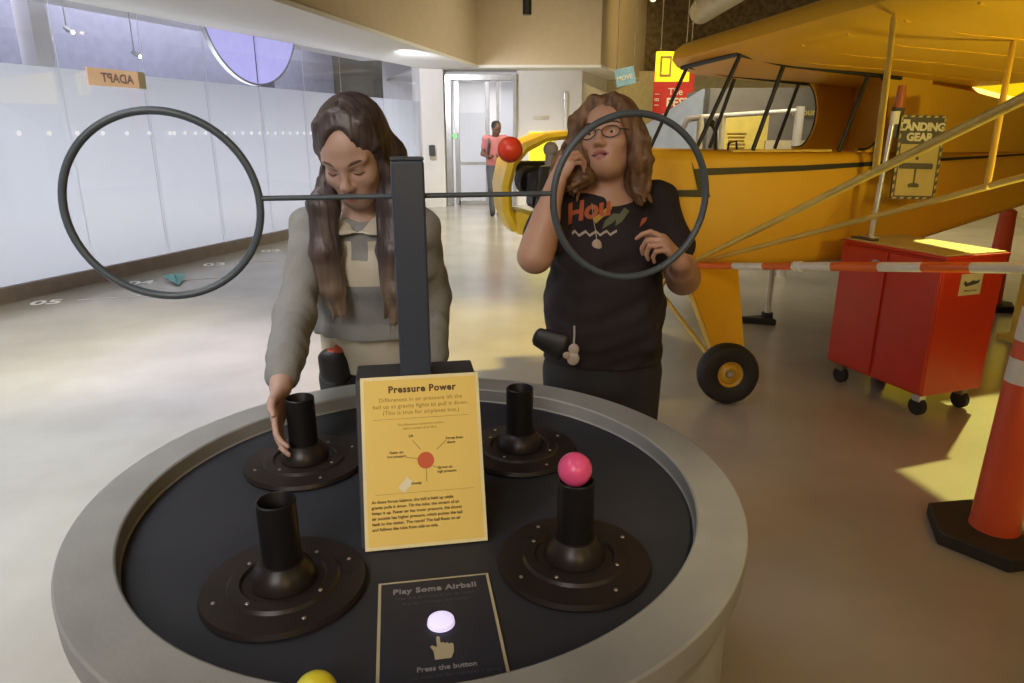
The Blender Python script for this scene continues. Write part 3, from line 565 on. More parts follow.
for q in (-1, 1):
    y = q * .362
    for nm, a, b, rr in (('windscreen_post', (-.04, 1.93), (-.27, 1.40), .012), ('window_post', (.23, 1.87), (.09, 1.40), .013), ('window_post', (.78, 1.83), (.65, 1.395), .012)):
        if nm == 'window_post' and q == 1 and a[0] < .5: a, b = (.30, 1.85), (.16, 1.40)
        MB().cyl((a[0], y, a[1]), (b[0], y, b[1]), rr, n=12).build(nm, M['black'], smooth=True, **L_)
    MB().tube([(-.04, y, 1.925), (.25, y, 1.875), (.80, y, 1.83), (1.0, y, 1.815)], .013, 10).build('cabin_rail', M['black'], smooth=True, **L_)
    MB().tube([(.80, y, 1.835)] + [(p[0], y, p[1]) for p in arc[::-1]] + [(.78, y, 1.405)], .007, 8).build('window_edge', M['black'], smooth=True, **L_)
MB().cyl((-.05, -.36, 1.93), (-.08, .36, 1.915), .014, n=12).build('windscreen_rail', M['black'], smooth=True, **L_)
MB().cyl((-.04, -.362, 1.40), (.60, -.362, 1.40), .008, n=8).build('sill_rail', M['strut'], smooth=True, **L_)
MB().tube([(.02, -.05, 1.30), (.0, -.05, 1.50), (-.03, -.05, 1.55)], .010, 10).ball((-.035, -.05, 1.56), .022, 12).build('control_stick', M['black'], smooth=True, **L_)
MB().tube([(.16, .1, 1.36), (.17, .1, 1.44), (.22, .1, 1.45), (.23, .1, 1.38)], .008, 8).build('seat_handle', M['black'], smooth=True, **L_)
# nose: thin cowling arch around an open engine bay
prof = [(-1.29, .94), (-1.345, 1.06), (-1.355, 1.20), (-1.325, 1.33), (-1.25, 1.42), (-1.13, 1.475), (-.94, 1.495), (-.75, 1.47), (-.52, 1.415)]
secs = []
for i, (x, z) in enumerate(prof):
    a = prof[max(0, i - 1)]; b = prof[min(len(prof) - 1, i + 1)]; d = nrm((b[0] - a[0], b[1] - a[1])); n_ = (-d[1], d[0]); th = .030 if i < 5 else .022
    hw = .17 + .14 * i / 8; ring = [(x + n_[0] * th, -hw * .94, z + n_[1] * th), (x - n_[0] * .2 * th, -hw, z - .0), (x - n_[0] * th, -hw * .9, z - n_[1] * th), (x - n_[0] * th, hw * .9, z - n_[1] * th), (x - n_[0] * .2 * th, hw, z), (x + n_[0] * th, hw * .94, z + n_[1] * th)]
    secs.append(ring)
MB().loft(secs).build('cowling', M['cub_bright'], smooth=True, **L_)
MB().loft([[(x, -hw, zb), (x, -hw, zb + .14), (x, hw, zb + .14), (x, hw, zb)] for x, hw, zb in ((-1.30, .17, .92), (-1.0, .26, .84), (-.55, .30, .78))]).build('lower_cowl', M['cub_bright'], bevel=.02, **L_)
MB().box((-.95, 0, 1.16), (.46, .26, .22)).build('crankcase', M['engine'], bevel=.03, **L_)
for q in (-1, 1):
    for x in (-1.12, -.84):
        mb = MB(); prof_c = []
        for k in range(9): y0 = .12 + k * .026; prof_c += [(.095, y0), (.095, y0 + .010), (.072, y0 + .011), (.072, y0 + .025)]
        prof_c = [(0, .12)] + prof_c + [(.09, .355), (.085, .40), (0, .40)]
        mb.lathe(prof_c, n=20); mb.v = [(x + v[0], q * v[2], 1.20 + v[1]) for v in mb.v]; mb.build('engine_cylinder', M['engine'], smooth=True, **L_)
    MB().box((-.98, q * .37, 1.275), (.44, .05, .10)).build('engine_baffle', M['black'], bevel=.01, **L_)
MB().cyl((-1.10, -.22, 1.315), (-1.10, -.22, 1.40), .035, .028, 14).ball((-1.10, -.22, 1.41), .045, 14).build('intake', M['skirting'], smooth=True, **L_)
MB().cyl((-1.30, 0, 1.2), (-1.37, 0, 1.2), .05, .03, 16).build('propeller_hub', M['engine'], smooth=True, **L_)
# lightning stripe and tail stripe
k_ = -.3635
MB().prism([(-.285, 1.335), (-.27, 1.30), (.45, 1.315), (2.0, 1.378), (2.0, 1.368), (.45, 1.283), (-.20, 1.262), (-.155, 1.135), (-.60, 1.150), (-.60, 1.180), (-.235, 1.178)], (0, k_, 0), (1, 0, 0), (0, 0, 1), .004).build('stripe', M['stripe'], **L_)
# wing: thick rounded leading edge
foil = [(-.10, 1.975), (-.085, 2.03), (-.03, 2.075), (.08, 2.11), (.3, 2.135), (.6, 2.125), (1.0, 2.03), (1.4, 1.88), (1.60, 1.785), (1.60, 1.772), (1.2, 1.80), (.8, 1.835), (.3, 1.862), (.05, 1.89), (-.06, 1.93)]
secs = [[(x * s_ + (1 - s_) * .4, y, 1.95 + (z - 1.95) * s_ + .012 * max(0, -y)) for x, z in foil] for y, s_ in ((.56, .55), (.54, .85), (.49, 1.), (-.4, 1.), (-1.2, 1.), (-2, 1.), (-3, 1.), (-4, 1.), (-4.7, .95), (-5., .6))]
MB().loft(secs).build('wing', M['cub'], smooth=True, **L_)
for y in np.arange(-4.5, -.3, .36):
    MB().loft([[(x, y + e, z + .012 * -y - .003) for x, z in ((.0, 1.905), (.3, 1.862), (.8, 1.835), (1.2, 1.80), (1.55, 1.778), (1.55, 1.785), (1.2, 1.812), (.8, 1.85), (.3, 1.875), (.0, 1.92))] for e in (-.006, .006)]).build('wing_rib', M['cub'], **L_)
# struts
F0, F1, B0, B1 = Vector((-.23, -.375, .755)), Vector((-.55, -3.66, 1.90)), Vector((-.20, -.375, .745)), Vector((.42, -3.72, 1.88))
def strut(nm, a, b, r1=.017): return MB().tube([a, a.lerp(b, .03), a.lerp(b, .97), b], [r1 * .5, r1, r1, r1 * .6], 12).build(nm, M['strut'], smooth=True, **L_)
def w2l(p): d = Vector(p) - Vector((1.27, 4.57, 0)); c_, s_ = math.cos(R(10)), math.sin(R(10)); return Vector((d.x * c_ + d.y * s_, -d.x * s_ + d.y * c_, d.z))
F1 = w2l((1.29, .75, 1.93)); B1 = w2l((2.24, .85, 1.89))
strut('wing_strut', F0, F1, .0145); strut('wing_strut', B0, B1, .0125)
def jury(tq, strut_ab, top): p = strut_ab[0].lerp(strut_ab[1], tq); strut('jury_strut', Vector(top), p, .0115); MB().box(tuple(p), (.035, .03, .018), rz=R(80)).build('strut_fitting', M['strut'], bevel=.006, **L_)
jury(.53, (F0, F1), (-.05, -1.62, 1.945)); jury(.50, (B0, B1), (.55, -1.58, 1.872))
# landing gear
for q in (-1, 1):
    ax = Vector((-.17, q * .80, .175))
    tl, tr_, bt, bl = Vector((-.30, q * .36, .735)), Vector((.06, q * .36, .70)), ax + Vector((.10, -q * .03, .10)), ax + Vector((-.05, -q * .03, .06))
    n_ = Vector((0, q * .014, .004)); MB().add([tl - n_, tr_ - n_, bt - n_, bl - n_, tl + n_, tr_ + n_, bt + n_, bl + n_], [(0, 1, 2, 3), (7, 6, 5, 4), (0, 4, 5, 1), (1, 5, 6, 2), (2, 6, 7, 3), (3, 7, 4, 0)]).build('gear_leg', M['cub'], **L_)
    strut('gear_tube', tl + Vector((-.01, 0, -.01)), ax + Vector((-.05, -q * .03, .03)), .015); strut('gear_tube', tr_, bt, .011)
    strut('gear_brace', Vector((-.30, q * .02, .50)), ax + Vector((-.04, -q * .04, .02)), .014); strut('gear_brace', Vector((-.30, q * .02, .50)), Vector((-.30, q * .30, .745)), .014)
    mb = MB(); mb.lathe([(.075, -.052), (.12, -.066), (.155, -.058), (.172, -.032), (.176, 0), (.172, .032), (.155, .058), (.12, .066), (.075, .052)], n=56, closed=True)
    tt = MB(); tt.lathe([(0, .030), (.030, .034), (.032, .046), (.052, .040), (.060, .032), (.082, .050), (.086, .046), (.086, -.046), (.06, -.035), (0, -.03)], n=40)
    cap_ = MB(); cap_.lathe([(0, .056), (.014, .054), (.020, .046), (.020, .03)], n=20)
    cm = R(-8) * q
    def place(b, dz=0):
        res = []
        for v in b.v:
            p = Vector((v[0], v[2] * q, v[1])); p = Matrix.Rotation(-cm * .9, 3, 'X') @ p; p = Matrix.Rotation(R(-8), 3, 'Z') @ p; res.append(tuple(ax + p + Vector((0, 0, .003))))
        b.v = res; return b
    w = place(mb).build('wheel', M['tyre'], smooth=True, **L_)
    place(tt).build('wheel_hub', M['hub'], parent=w, local=True, smooth=True); place(cap_).build('hub_cap', M['skirting'], parent=w, local=True, smooth=True)
for q in (-1, 1): MB().prism([(3.75, 0), (4.4, 0), (4.4, .9), (4.25, 1.1), (4.05, 1.0)], (0, q * .03, 1.52), (1, 0, 0), (0, q, 0), .04).build('tailplane', M['cub'], bevel=.015, **L_)
MB().prism([(3.7, 1.56), (4.05, 1.95), (4.3, 2.1), (4.55, 1.95), (4.55, 1.5)], (0, -.02, 0), (1, 0, 0), (0, 0, 1), -.04).build('fin', M['cub'], bevel=.015, **L_)
MB().cyl((4.25, 0, 1.52), (4.25, 0, 1.1), .02, n=10).build('tail_spring', M['black'], smooth=True, **L_)
MB().cyl((4.25, 0, 1.08), (4.25, 0, .0), .05, .09, n=14).build('tail_stand', M['steel_dark'], smooth=True, **L_)

# ------------------------------------------------------------------ red tool cabinet with its sign
ca = Vector((1.99, 4.13, 0)); cb = Vector((2.215, 3.49, 0)); cu_ = (cb - ca).normalized(); cv_ = Vector((-cu_.y, cu_.x, 0)); CW, CD = (cb - ca).length, .44
cab = thing('tool_cabinet', 'red steel tool cabinet on black casters with a tan top', 'cabinet', (ca + cb) / 2 + cv_ * CD / 2, math.atan2(cu_.y, cu_.x))
K = lambda a, b, z: ca + cu_ * a + cv_ * b + Vector((0, 0, z))
crz = math.atan2(cu_.y, cu_.x)
MB().box(K(CW / 2, CD / 2, .505), (CW, CD, .75), rz=crz).build('body', M['red_cab'], cab, bevel=.008)
MB().box(K(CW / 2, CD / 2, .888), (CW + .02, CD + .02, .016), rz=crz).build('rim_tray', M['red_cab'], cab, bevel=.004)
MB().box(K(CW / 2, CD / 2, .899), (CW - .01, CD - .01, .008), rz=crz).build('top_mat', M['cab_top'], cab, bevel=.002)
for a in (.245, .755):
    d = MB().box(K(CW * a, -.006, .505), (CW * .478, .014, .72), rz=crz).build('door', M['red_cab'], cab, bevel=.005)
lk = MB(); lk.cyl(K(CW * .40, -.013, .79), K(CW * .40, -.030, .79), .026, n=24).build('lock', M['steel'], cab, smooth=True)
MB().cyl(K(CW * .40, -.028, .79), K(CW * .40, -.036, .79), .012, n=16).build('lock_core', M['dark_grey'], cab, smooth=True)
MB().box(K(CW + .001, CD * .47, .74), (.004, .155, .115), rz=crz, rx=R(0)).build('label_plate', M['white_label'], cab, bevel=.001)
mb = MB(); o_ = K(CW + .0045, CD * .47, .74); pu = cv_; 
mb.prism([(-.055, .012), (-.045, .022), (-.03, .008), (-.012, .014), (.005, .022), (.03, .016), (.058, .022), (.05, .004), (.02, -.002), (-.01, -.006), (-.035, -.010), (-.05, -.002)], o_, pu, (0, 0, 1), .0008)
put_text(mb, 'SERVICE TOOLS', .013, o_ - Vector((0, 0, .038)), pu, (0, 0, 1)); mb.build('label_print', M['dark_grey'], cab)
MB().box(K(.10, .05, .908), (.16, .05, .012), rz=crz).build('tray_clip', M['dark_grey'], cab, bevel=.003)
for i, (a, b) in enumerate(((.06, .06), (CW - .06, .06), (CW - .06, CD - .06), (.06, CD - .06))):
    w = MB().cyl(K(a, b - .016, .05), K(a, b + .016, .05), .05, n=28).build('caster', M['rubber'], cab, smooth=True, bevel=.004)
    MB().box(K(a - .0, b, .105), (.05, .05, .05), rz=crz).build('caster_fork', M['steel_dark' if i != 1 else 'alu'], w, bevel=.006)
# sign on its pole
SP = K(.07, CD * .30, 0)
sg = thing('landing_gear_sign', 'grey and tan LANDING GEAR sign on a silver pole above the tool cabinet', 'sign', (2.185, 4.16, .903))
sp0, sp1 = Vector((2.155, 4.15, .903)), Vector((2.185, 4.15, 1.60))
MB().tube([sp0, sp0.lerp(sp1, .45), sp0.lerp(sp1, .455), sp1], [.018, .018, .015, .015], 16).build('pole', M['alu'], sg, smooth=True)
MB().cyl(sp0, sp0 + Vector((0, 0, .012)), .05, n=24).build('foot', M['alu'], sg, smooth=True)
MB().cyl(sp1 + Vector((0, -.012, -.05)), sp1 + Vector((0, -.012, .02)), .024, n=16).build('clamp', M['white_band'], sg, smooth=True)
q0 = Vector((2.232, 4.145, 1.128)); qu = Vector((.262, .0, -.006)).normalized(); qw = Vector((-.02, 0, 1)).normalized(); qn = Vector((0, -1, 0)); SW, SH = .265, .475
Q = lambda x, y, z=0.: q0 + qu * x + qw * y + qn * z
MB().prism([(0, 0), (SW, 0), (SW, SH), (0, SH)], Q(0, 0), qu, qw, -.01).build('board', M['sign_grey'], sg, bevel=.001)
MB().prism([(.022, .022), (SW - .022, .022), (SW - .022, SH * .66), (.022, SH * .66)], Q(0, 0, .0015), qu, qw, .0008).build('drawing_field', M['sign_tan'], sg)
mb = MB()
for k in range(6): x = .008 + k * .045; mb.prism([(x, SH - .014), (x + .022, SH - .014), (x + .029, SH - .003), (x + .007, SH - .003)], Q(0, 0, .0015), qu, qw, .0008); mb.prism([(x, .003), (x + .022, .003), (x + .029, .014), (x + .007, .014)], Q(0, 0, .0015), qu, qw, .0008)
for k in range(10):
    y = .012 + k * .047
    for x in (.003, SW - .014): mb.prism([(x, y), (x + .011, y + .008), (x + .011, y + .030), (x, y + .022)], Q(0, 0, .0015), qu, qw, .0008)
mb.build('border_dashes', M['sign_tan'], sg)
mb = MB(); put_text(mb, 'LANDING', .060, Q(SW / 2, SH - .085, .0015), qu, qw, bold=.003, spacing=.95); mb.build('lettering', M['sign_white'], sg); mb = MB(); put_text(mb, 'GEAR', .060, Q(SW / 2 - .01, SH - .142, .0015), qu, qw, bold=.003); mb.build('lettering', M['sign_white'], sg)
mb = MB(); cx_ = SW * .47
for pts in ([(cx_ - .095, .175), (cx_ + .095, .175), (cx_ + .10, .19), (cx_ + .095, .208), (cx_ - .095, .208), (cx_ - .10, .19)], [(cx_ - .005, .085), (cx_ + .005, .085), (cx_ + .006, .18), (cx_ - .006, .18)], [(cx_ - .03, .07), (cx_ + .03, .07), (cx_ + .034, .085), (cx_ + .02, .095), (cx_ - .02, .095), (cx_ - .034, .085)], [(cx_ + .010 * math.cos(a), .235 + .010 * math.sin(a)) for a in np.linspace(0, 6.28, 13)[:-1]]): mb.prism(pts, Q(0, 0, .0024), qu, qw, .0008)
mb.build('aircraft_drawing', M['sign_grey'], sg)
mb = MB(); mb.prism([(.016, SH - .050), (.055, SH - .050), (.055, SH - .026), (.016, SH - .026)], Q(0, 0, .0024), qu, qw, .0006); mb.build('corner_tag', M['sign_white'], sg)
t = thing('beacon_light', 'amber beacon on a dark bracket behind the landing gear sign', 'beacon', (2.26, 4.185, 1.46))
MB().box((2.215, 4.172, 1.56), (.07, .02, .17)).build('bracket', M['dark_grey'], t, bevel=.005); MB().cyl((2.222, 4.178, 1.64), (2.222, 4.178, 1.76), .030, .022, 18).build('lens', M['amber'], t, smooth=True)
# delineator post with rubber base, barrier pole
CP = Vector((1.850, 2.33, 0))
cn = thing('delineator_post', 'tall red-orange barrier post with a white band on a black rubber base', 'post', CP)
MB().prism([(.235 * math.cos(R(a + 9)), .235 * math.sin(R(a + 9))) for a in range(0, 360, 60)], CP, (1, 0, 0), (0, 1, 0), .055).build('rubber_base', M['rubber'], cn, bevel=.008)
MB().lathe([(0, .05), (.085, .05), (.082, .08), (.070, .645)], tuple(CP), 40).build('lower_tube', M['cone_red'], cn, smooth=True)
MB().lathe([(.0705, .645), (.067, .735)], tuple(CP), 40).build('reflective_band', M['white_band'], cn, smooth=True)
MB().lathe([(.067, .735), (.064, .80)], tuple(CP), 40).build('upper_tube', M['cone_red'], cn, smooth=True); MB().lathe([(.066, .80), (.062, .92)], tuple(CP), 40).build('reflective_band', M['white_band'], cn, smooth=True)
MB().lathe([(.062, .92), (.056, .98), (.03, 1.005), (.03, 1.025), (0, 1.025)], tuple(CP), 40).build('top_cap', M['cone_red'], cn, smooth=True)
pa, pb = Vector((1.118, 4.08, .742)), Vector((1.905, 2.31, 1.062))
br = thing('barrier_pole', 'orange and white striped barrier pole stretched before the tool cabinet', 'barrier', pa)
ds = [0, .035, .30, .53, .75, .97, 1.22, 1.42, 1.62, 1.83, 2.0]; dirp = (pb - pa).normalized(); LP = (pb - pa).length
MB().tube([pa - dirp * .06, pa - dirp * .01, pa], [.006, .012, .016], 12).build('end_hook', M['white_band'], br, smooth=True)
for i in range(1, len(ds) - 1):
    if ds[i] > LP: break
    MB().cyl(pa + dirp * ds[i - 1 if i == 1 else i] if i > 1 else pa, pa + dirp * min(ds[i + 1], LP), .0185 if i < 4 else .021, n=20).build('pole_segment', M['orange' if i % 2 else 'white_band'], br, smooth=True)
for d in (.745, .775): MB().cyl(pa + dirp * (d - .008), pa + dirp * (d + .008), .026, n=20).build('joint_ring', M['white_band'], br, smooth=True)
# stanchion beyond the aircraft, far red post, yellow screen
t = thing('stanchion', 'thin white stanchion with a black triangular foot, standing beyond the aircraft wheel', 'stanchion', (2.09, 5.5, 0))
MB().cyl((2.10, 5.5, .03), (2.10, 5.5, 1.1), .022, n=16).build('pole', M['white_band'], t, smooth=True); MB().prism([(-.24, .02), (.06, -.09), (.06, .10)], (2.09, 5.5, 0), (1, 0, 0), (0, 1, 0), .05).build('foot', M['rubber'], t, bevel=.01); MB().cyl((2.1, 5.5, .04), (2.1, 5.5, .09), .045, n=16).build('collar', M['rubber'], t, smooth=True)
t = thing('delineator_post', 'distant red barrier post standing behind the tail of the aircraft', 'post', (4.27, 6, 0))
MB().lathe([(0, .05), (.085, .05), (.062, .86), (.03, .88), (0, .88)], (4.27, 6, 0), 28).build('tube', M['cone_red'], t, smooth=True); MB().prism([(.2 * math.cos(R(a)), .2 * math.sin(R(a))) for a in range(0, 360, 60)], (4.27, 6, 0), (1, 0, 0), (0, 1, 0), .055).build('rubber_base', M['rubber'], t, bevel=.008)
t = thing('yellow_screen', 'yellow upright screen panel standing behind the tool cabinet', 'screen', (4.1, 5.0, 0))
MB().box((4.35, 5.0, .36), (1.3, .06, .66), rz=R(8)).build('panel', M['yellow_wall'], t, bevel=.006); MB().box((3.76, 4.92, .02), (.08, .3, .04), rz=R(8)).build('foot', M['yellow_wall'], t, bevel=.004); MB().box((4.9, 5.08, .02), (.08, .3, .04), rz=R(8)).build('foot', M['yellow_wall'], t, bevel=.004)
t = thing('yellow_glow_panel', 'glowing yellow panel added far behind the tail, glimpsed below the wing', 'sign', (7.0, 10.9, 2.3))  # added glowing panel, supplies the bright yellow gap under the wing
MB().box((7.6, 10.9, 2.35), (3.4, .06, .9)).build('lit_face', M['lit_yellow'], t, bevel=.01)
MB().cyl((6.3, 10.9, 2.7), (6.3, 10.9, 6.2), .01, n=6).cyl((8.9, 10.9, 2.7), (8.9, 10.9, 6.2), .01, n=6).build('wire', M['steel_dark'], t)
# ------------------------------------------------------------------ the woman in the grey sweater, bent over the table
def build_woman_a():
    root = thing('person', 'woman with long straight brown hair in a grey colour-block sweater, bending and gripping a nozzle', 'person', (-.41, 1.97, 0))
    Hc, HR, hs = V((-.380, 1.73, 1.457)), rot(R(-8), R(30), R(-3)), 1.0
    shR, shL = V((-.524, 1.815, 1.262)), V((-.243, 1.815, 1.262)); elR, elL = V((-.535, 1.635, 1.06)), V((-.222, 1.92, 1.055)); wrR, wrL = V((-.497, 1.392, .980)), V((-.215, 1.765, .894))
    chest, waist, pelv = V((-.390, 1.840, 1.15)), V((-.397, 1.905, .99)), V((-.402, 1.965, .84)); nb = V((-.383, 1.81, 1.30)); X = (1, 0, 0)
    v = Vol((-.70, 1.25, -.01), (-.08, 2.16, 1.62), .0046)
    T = head(v, Hc, HR, hs, 0., ears=False); v.cap(nb - V((0, -.0, .02)), T(0, .02, -.06), .050, .050, .03)
    v.ecap(pelv, waist, (.15, .095), (.12, .08), X, .03); v.ecap(waist, chest, (.12, .08), (.135, .09), X, .03); v.ecap(chest, nb - V((0, 0, .04)), (.135, .09), (.10, .06), X, .03)
    v.chain([nb - V((0, 0, .03)), shR, elR, wrR], [.05, .046, .038, .024], .025); v.chain([nb - V((0, 0, .03)), shL, elL, wrL], [.05, .046, .038, .024], .025)
    for q in (-1, 1):
        hp = pelv + V((q * .085, .0, -.03)); kn = V((-.405 + q * .09, 1.99, .45)); an = V((-.405 + q * .10, 2.04, .07))
        v.chain([hp, kn, an], [.085, .055, .036], .03)
    hand(v, wrR, (.0, -.52, -.85), (1, .05, .0), 1, [(.22, .40, .4), (.18, .34, .35), (.12, .26, .25), (.06, .18, .2)], thumb=(.62, .80, -.02), s=.88)
    hand(v, wrL, (.02, -.90, -.28), (.0, .2, -1), -1, [(.1, .25, .2)] * 4, s=.95)
    body, P, F = v.build('body', [M['skin'], M['lip'], M['mouth']], root, face_mat(Hc, HR, hs, 0., 1.))
    # sweater
    s = Vol((-.72, 1.30, .80), (-.08, 2.13, 1.40), .0052)
    s.ecap(waist - V((0, .0, .045)), chest, (.152, .108), (.155, .112), X, .03); s.ecap(chest, nb - V((0, 0, .06)), (.152, .110), (.125, .08), X, .03)
    for k in range(5): s.ecap((-.398, 1.885, .955 + .012 * k), (-.398, 1.885, .960 + .012 * k), (.156 + .002 * (k % 2), .112 + .002 * k), (.156, .112), X, .01)
    s.plane((0, 1.82, .972), (0, .15, -1))
    s.chain([nb - V((.04, 0, .045)), shR, elR, wrR + .16 * (elR - wrR)], [.054, .050, .045, .037], .03); s.chain([nb - V((-.04, 0, .045)), shL, elL, wrL + .14 * (elL - wrL)], [.054, .050, .045, .038], .03)
    for e, w_ in ((elR, wrR), (elL, wrL)):
        d = nrm(w_ - e)
        u = nrm(np.cross(d, (1, .3, 0)))
        for k in range(5): s.ecap(e + d * (.01 + .04 * k) + u * .004, e + d * (.018 + .04 * k) + u * .010, (.0485 - .0018 * k, .040), (.0485 - .0018 * k, .040), u, .010)
    s.noise(.0012, 42, 3)
    s.ell(nb + V((0, -.03, .045)), (.062, .075, .06), None, .008, 'd')
    dR = nrm(wrR - elR); dL = nrm(wrL - elL)
    def sw_mat(Pc):
        x, y, z = Pc.T; m = np.zeros(len(Pc), int)
        torso = (np.abs(x + .39) < .155 - .02 * np.clip((z - 1.15) / .1, 0, 1)) & (y < 1.95) & (y > 1.66)
        m[torso & (z > 1.240)] = 1; m[torso & (z <= 1.240) & (z > 1.125)] = 2; m[torso & (z <= 1.125)] = 1
        ax = -.500 - .03 * np.clip((1.15 - z) / .2, 0, 1); m[(x < ax) | (x > -.262)] = 0
        m[(x < -.45) & (y < 1.71)] = 0
        tab = (np.abs(x + .385) < .022) & (y < 1.80) & (z > 1.19); m[tab] = 3
        return m
    s.build('sweater', [M['knit_grey'], M['knit_dark'], M['knit_cream'], M['knit_dark']], root, sw_mat)
    b = Vol((-.60, 1.75, .78), (-.2, 2.12, 1.02), .006); b.ecap((-.402, 1.935, .86), (-.400, 1.900, .97), (.142, .100), (.143, .100), X, .02); b.noise(.002, 70, 5, .2); b.plane((0, 0, .845), (0, 0, -1)); b.build('shirt_tail', M['knit_cream'], root)
    # collar
    col = Vol((-.52, 1.62, 1.20), (-.26, 1.92, 1.40), .0035)
    for q in (-1, 1):
        col.ecap((-.384 + q * .060, 1.805, 1.325), (-.384 + q * .036, 1.712, 1.262), (.022, .006), (.024, .005), (q * 1., .35, .35), .012); col.ecap((-.384 + q * .060, 1.805, 1.325), (-.384 + q * .03, 1.875, 1.335), (.026, .008), (.026, .008), (0, 0, 1), .012)
    col.build('collar', M['knit_cream'], root)
    # trousers and shoes
    p = Vol((-.64, 1.78, .03), (-.16, 2.18, .92), .008)
    p.ecap(pelv + V((0, 0, -.02)), pelv + V((0, -.02, .045)), (.150, .108), (.145, .102), X, .03)
    for q in (-1, 1):
        hp = pelv + V((q * .082, .0, -.05)); kn = V((-.405 + q * .09, 1.99, .45)); an = V((-.405 + q * .10, 2.04, .08)); p.chain([hp, kn, an], [.096, .068, .056], .03)
    p.plane((0, 0, .885), (0, 0, 1)); p.build('trousers', M['pants'], root)
    for q in (-1, 1):
        f = Vol((-.405 + q * .1 - .09, 1.80, -.01), (-.405 + q * .1 + .09, 2.14, .14), .007); f.ell((-.405 + q * .105, 1.94, .035), (.045, .12, .042), None, .02); f.ell((-.405 + q * .10, 2.035, .06), (.042, .055, .06), None, .03); f.plane((0, 0, .0), (0, 0, -1)); f.build('shoe', M['shoe'], root)
    # hip pouch with an orange top
    k = Vol((-.62, 1.74, .78), (-.42, 1.98, 1.02), .005); k.ecap((-.500, 1.845, .845), (-.500, 1.845, .895), (.044, .030), (.046, .030), X, .01); k.ecap((-.492, 1.84, .90), (-.478, 1.84, .925), (.020, .022), (.018, .02), X, .008)
    kp, _, _ = k.build('hip_pouch', [M['pouch'], M['cap_orange']], root, lambda Pc: ((Pc[:, 2] > .918) & (Pc[:, 0] > -.515)).astype(int))
    # hair: cap, curtains, long strands
    h = Vol((-.58, 1.55, .96), (-.18, 1.95, 1.63), .0042); W = lambda *a: T(*a)
    h.ell(W(0, .022, .042), V((.0795, .100, .086)), HR, .02); h.ell(W(0, .045, -.02), V((.079, .085, .10)), HR, .03)
    h.ell(W(0, .004, .052), V((.0775, .092, .076)), HR, .02); h.ell(W(0, -.115, -.035), V((.053, .085, .085)), HR, .012, 'd'); h.ell(W(0, -.108, .027), V((.053, .06, .054)), HR, .014, 'd'); h.ell(W(.004, -.098, .062), V((.026, .05, .042)), HR, .02, 'd'); h.cap(W(0, -.085, .105), W(0, .03, .140), .0035, .0035, .006, 'd')
    # long straight curtains falling from the parting past the temples
    for q, pts in ((-1, [W(-.010, -.030, .118), W(-.050, -.030, .092), W(-.066, -.024, .035), W(-.069, -.024, -.04), V((-.462, 1.712, 1.33)), V((-.462, 1.700, 1.22)), V((-.452, 1.705, 1.12)), V((-.446, 1.712, 1.06))]), (1, [W(.010, -.030, .118), W(.050, -.030, .092), W(.066, -.024, .035), W(.069, -.024, -.04), V((-.300, 1.722, 1.33)), V((-.300, 1.705, 1.22)), V((-.298, 1.700, 1.12)), V((-.298, 1.704, 1.04))])):
        rad = [(.007, .010), (.008, .012), (.009, .014), (.012, .021), (.023, .036), (.027, .036), (.022, .026), (.010, .010)]
        for i in range(len(pts) - 1): h.ecap(pts[i], pts[i + 1], (rad[i][1], rad[i][0]), (rad[i + 1][1], rad[i + 1][0]), (.5 if i < 3 else 1, -.9 * q if i < 3 else -.4 * q, 0), .02)
        for j in range(9):                                    # separate locks on the surface
            off = V(((j - 4) * .0066, -.010 + .003 * ((j * 7) % 3), 0)); pp = [pts[i] + off * (1.0 if i > 3 else .4) + V((rng.normal() * .0015, rng.normal() * .0015, 0)) for i in range(3, len(pts))]; pp[-1] = pp[-1] + V((0, 0, rng.uniform(-.04, .02)))
            h.chain(pp, [.005, .0075, .008, .007, .002], .005)
        h.chain([W(q * .06, .06, -.05), V((-.383 + q * .085, 1.85, 1.31)), V((-.383 + q * .10, 1.875, 1.20))], [.045, .035, .012], .03)
    def tip(Pc): return np.clip((1.24 + .018 * np.sin(Pc[:, 0] * 310) + .012 * np.sin(Pc[:, 0] * 730) - Pc[:, 2]) / .15, 0, 1)
    h.noise(.0004, 260, 8, .05)
    h.build('hair', M['hair_a'], root, tip=tip)
    # eyebrows and lowered lashes
    for q in (-1, 1):
        MB().tube([T(q * .014, -.0955, .0185), T(q * .028, -.0925, .0255), T(q * .042, -.084, .0255), T(q * .053, -.073, .020)], [.0022, .0032, .0028, .0012], 8).build('eyebrow', M['brow'], root, smooth=True)
        MB().tube([T(q * .018, -.0845, -.005), T(q * .026, -.0868, -.008), T(q * .035, -.0868, -.0085), T(q * .045, -.081, -.005)], [.0010, .0017, .0019, .0011], 8).build('eyelash', M['brow'], root, smooth=True)
    return root
build_woman_a()

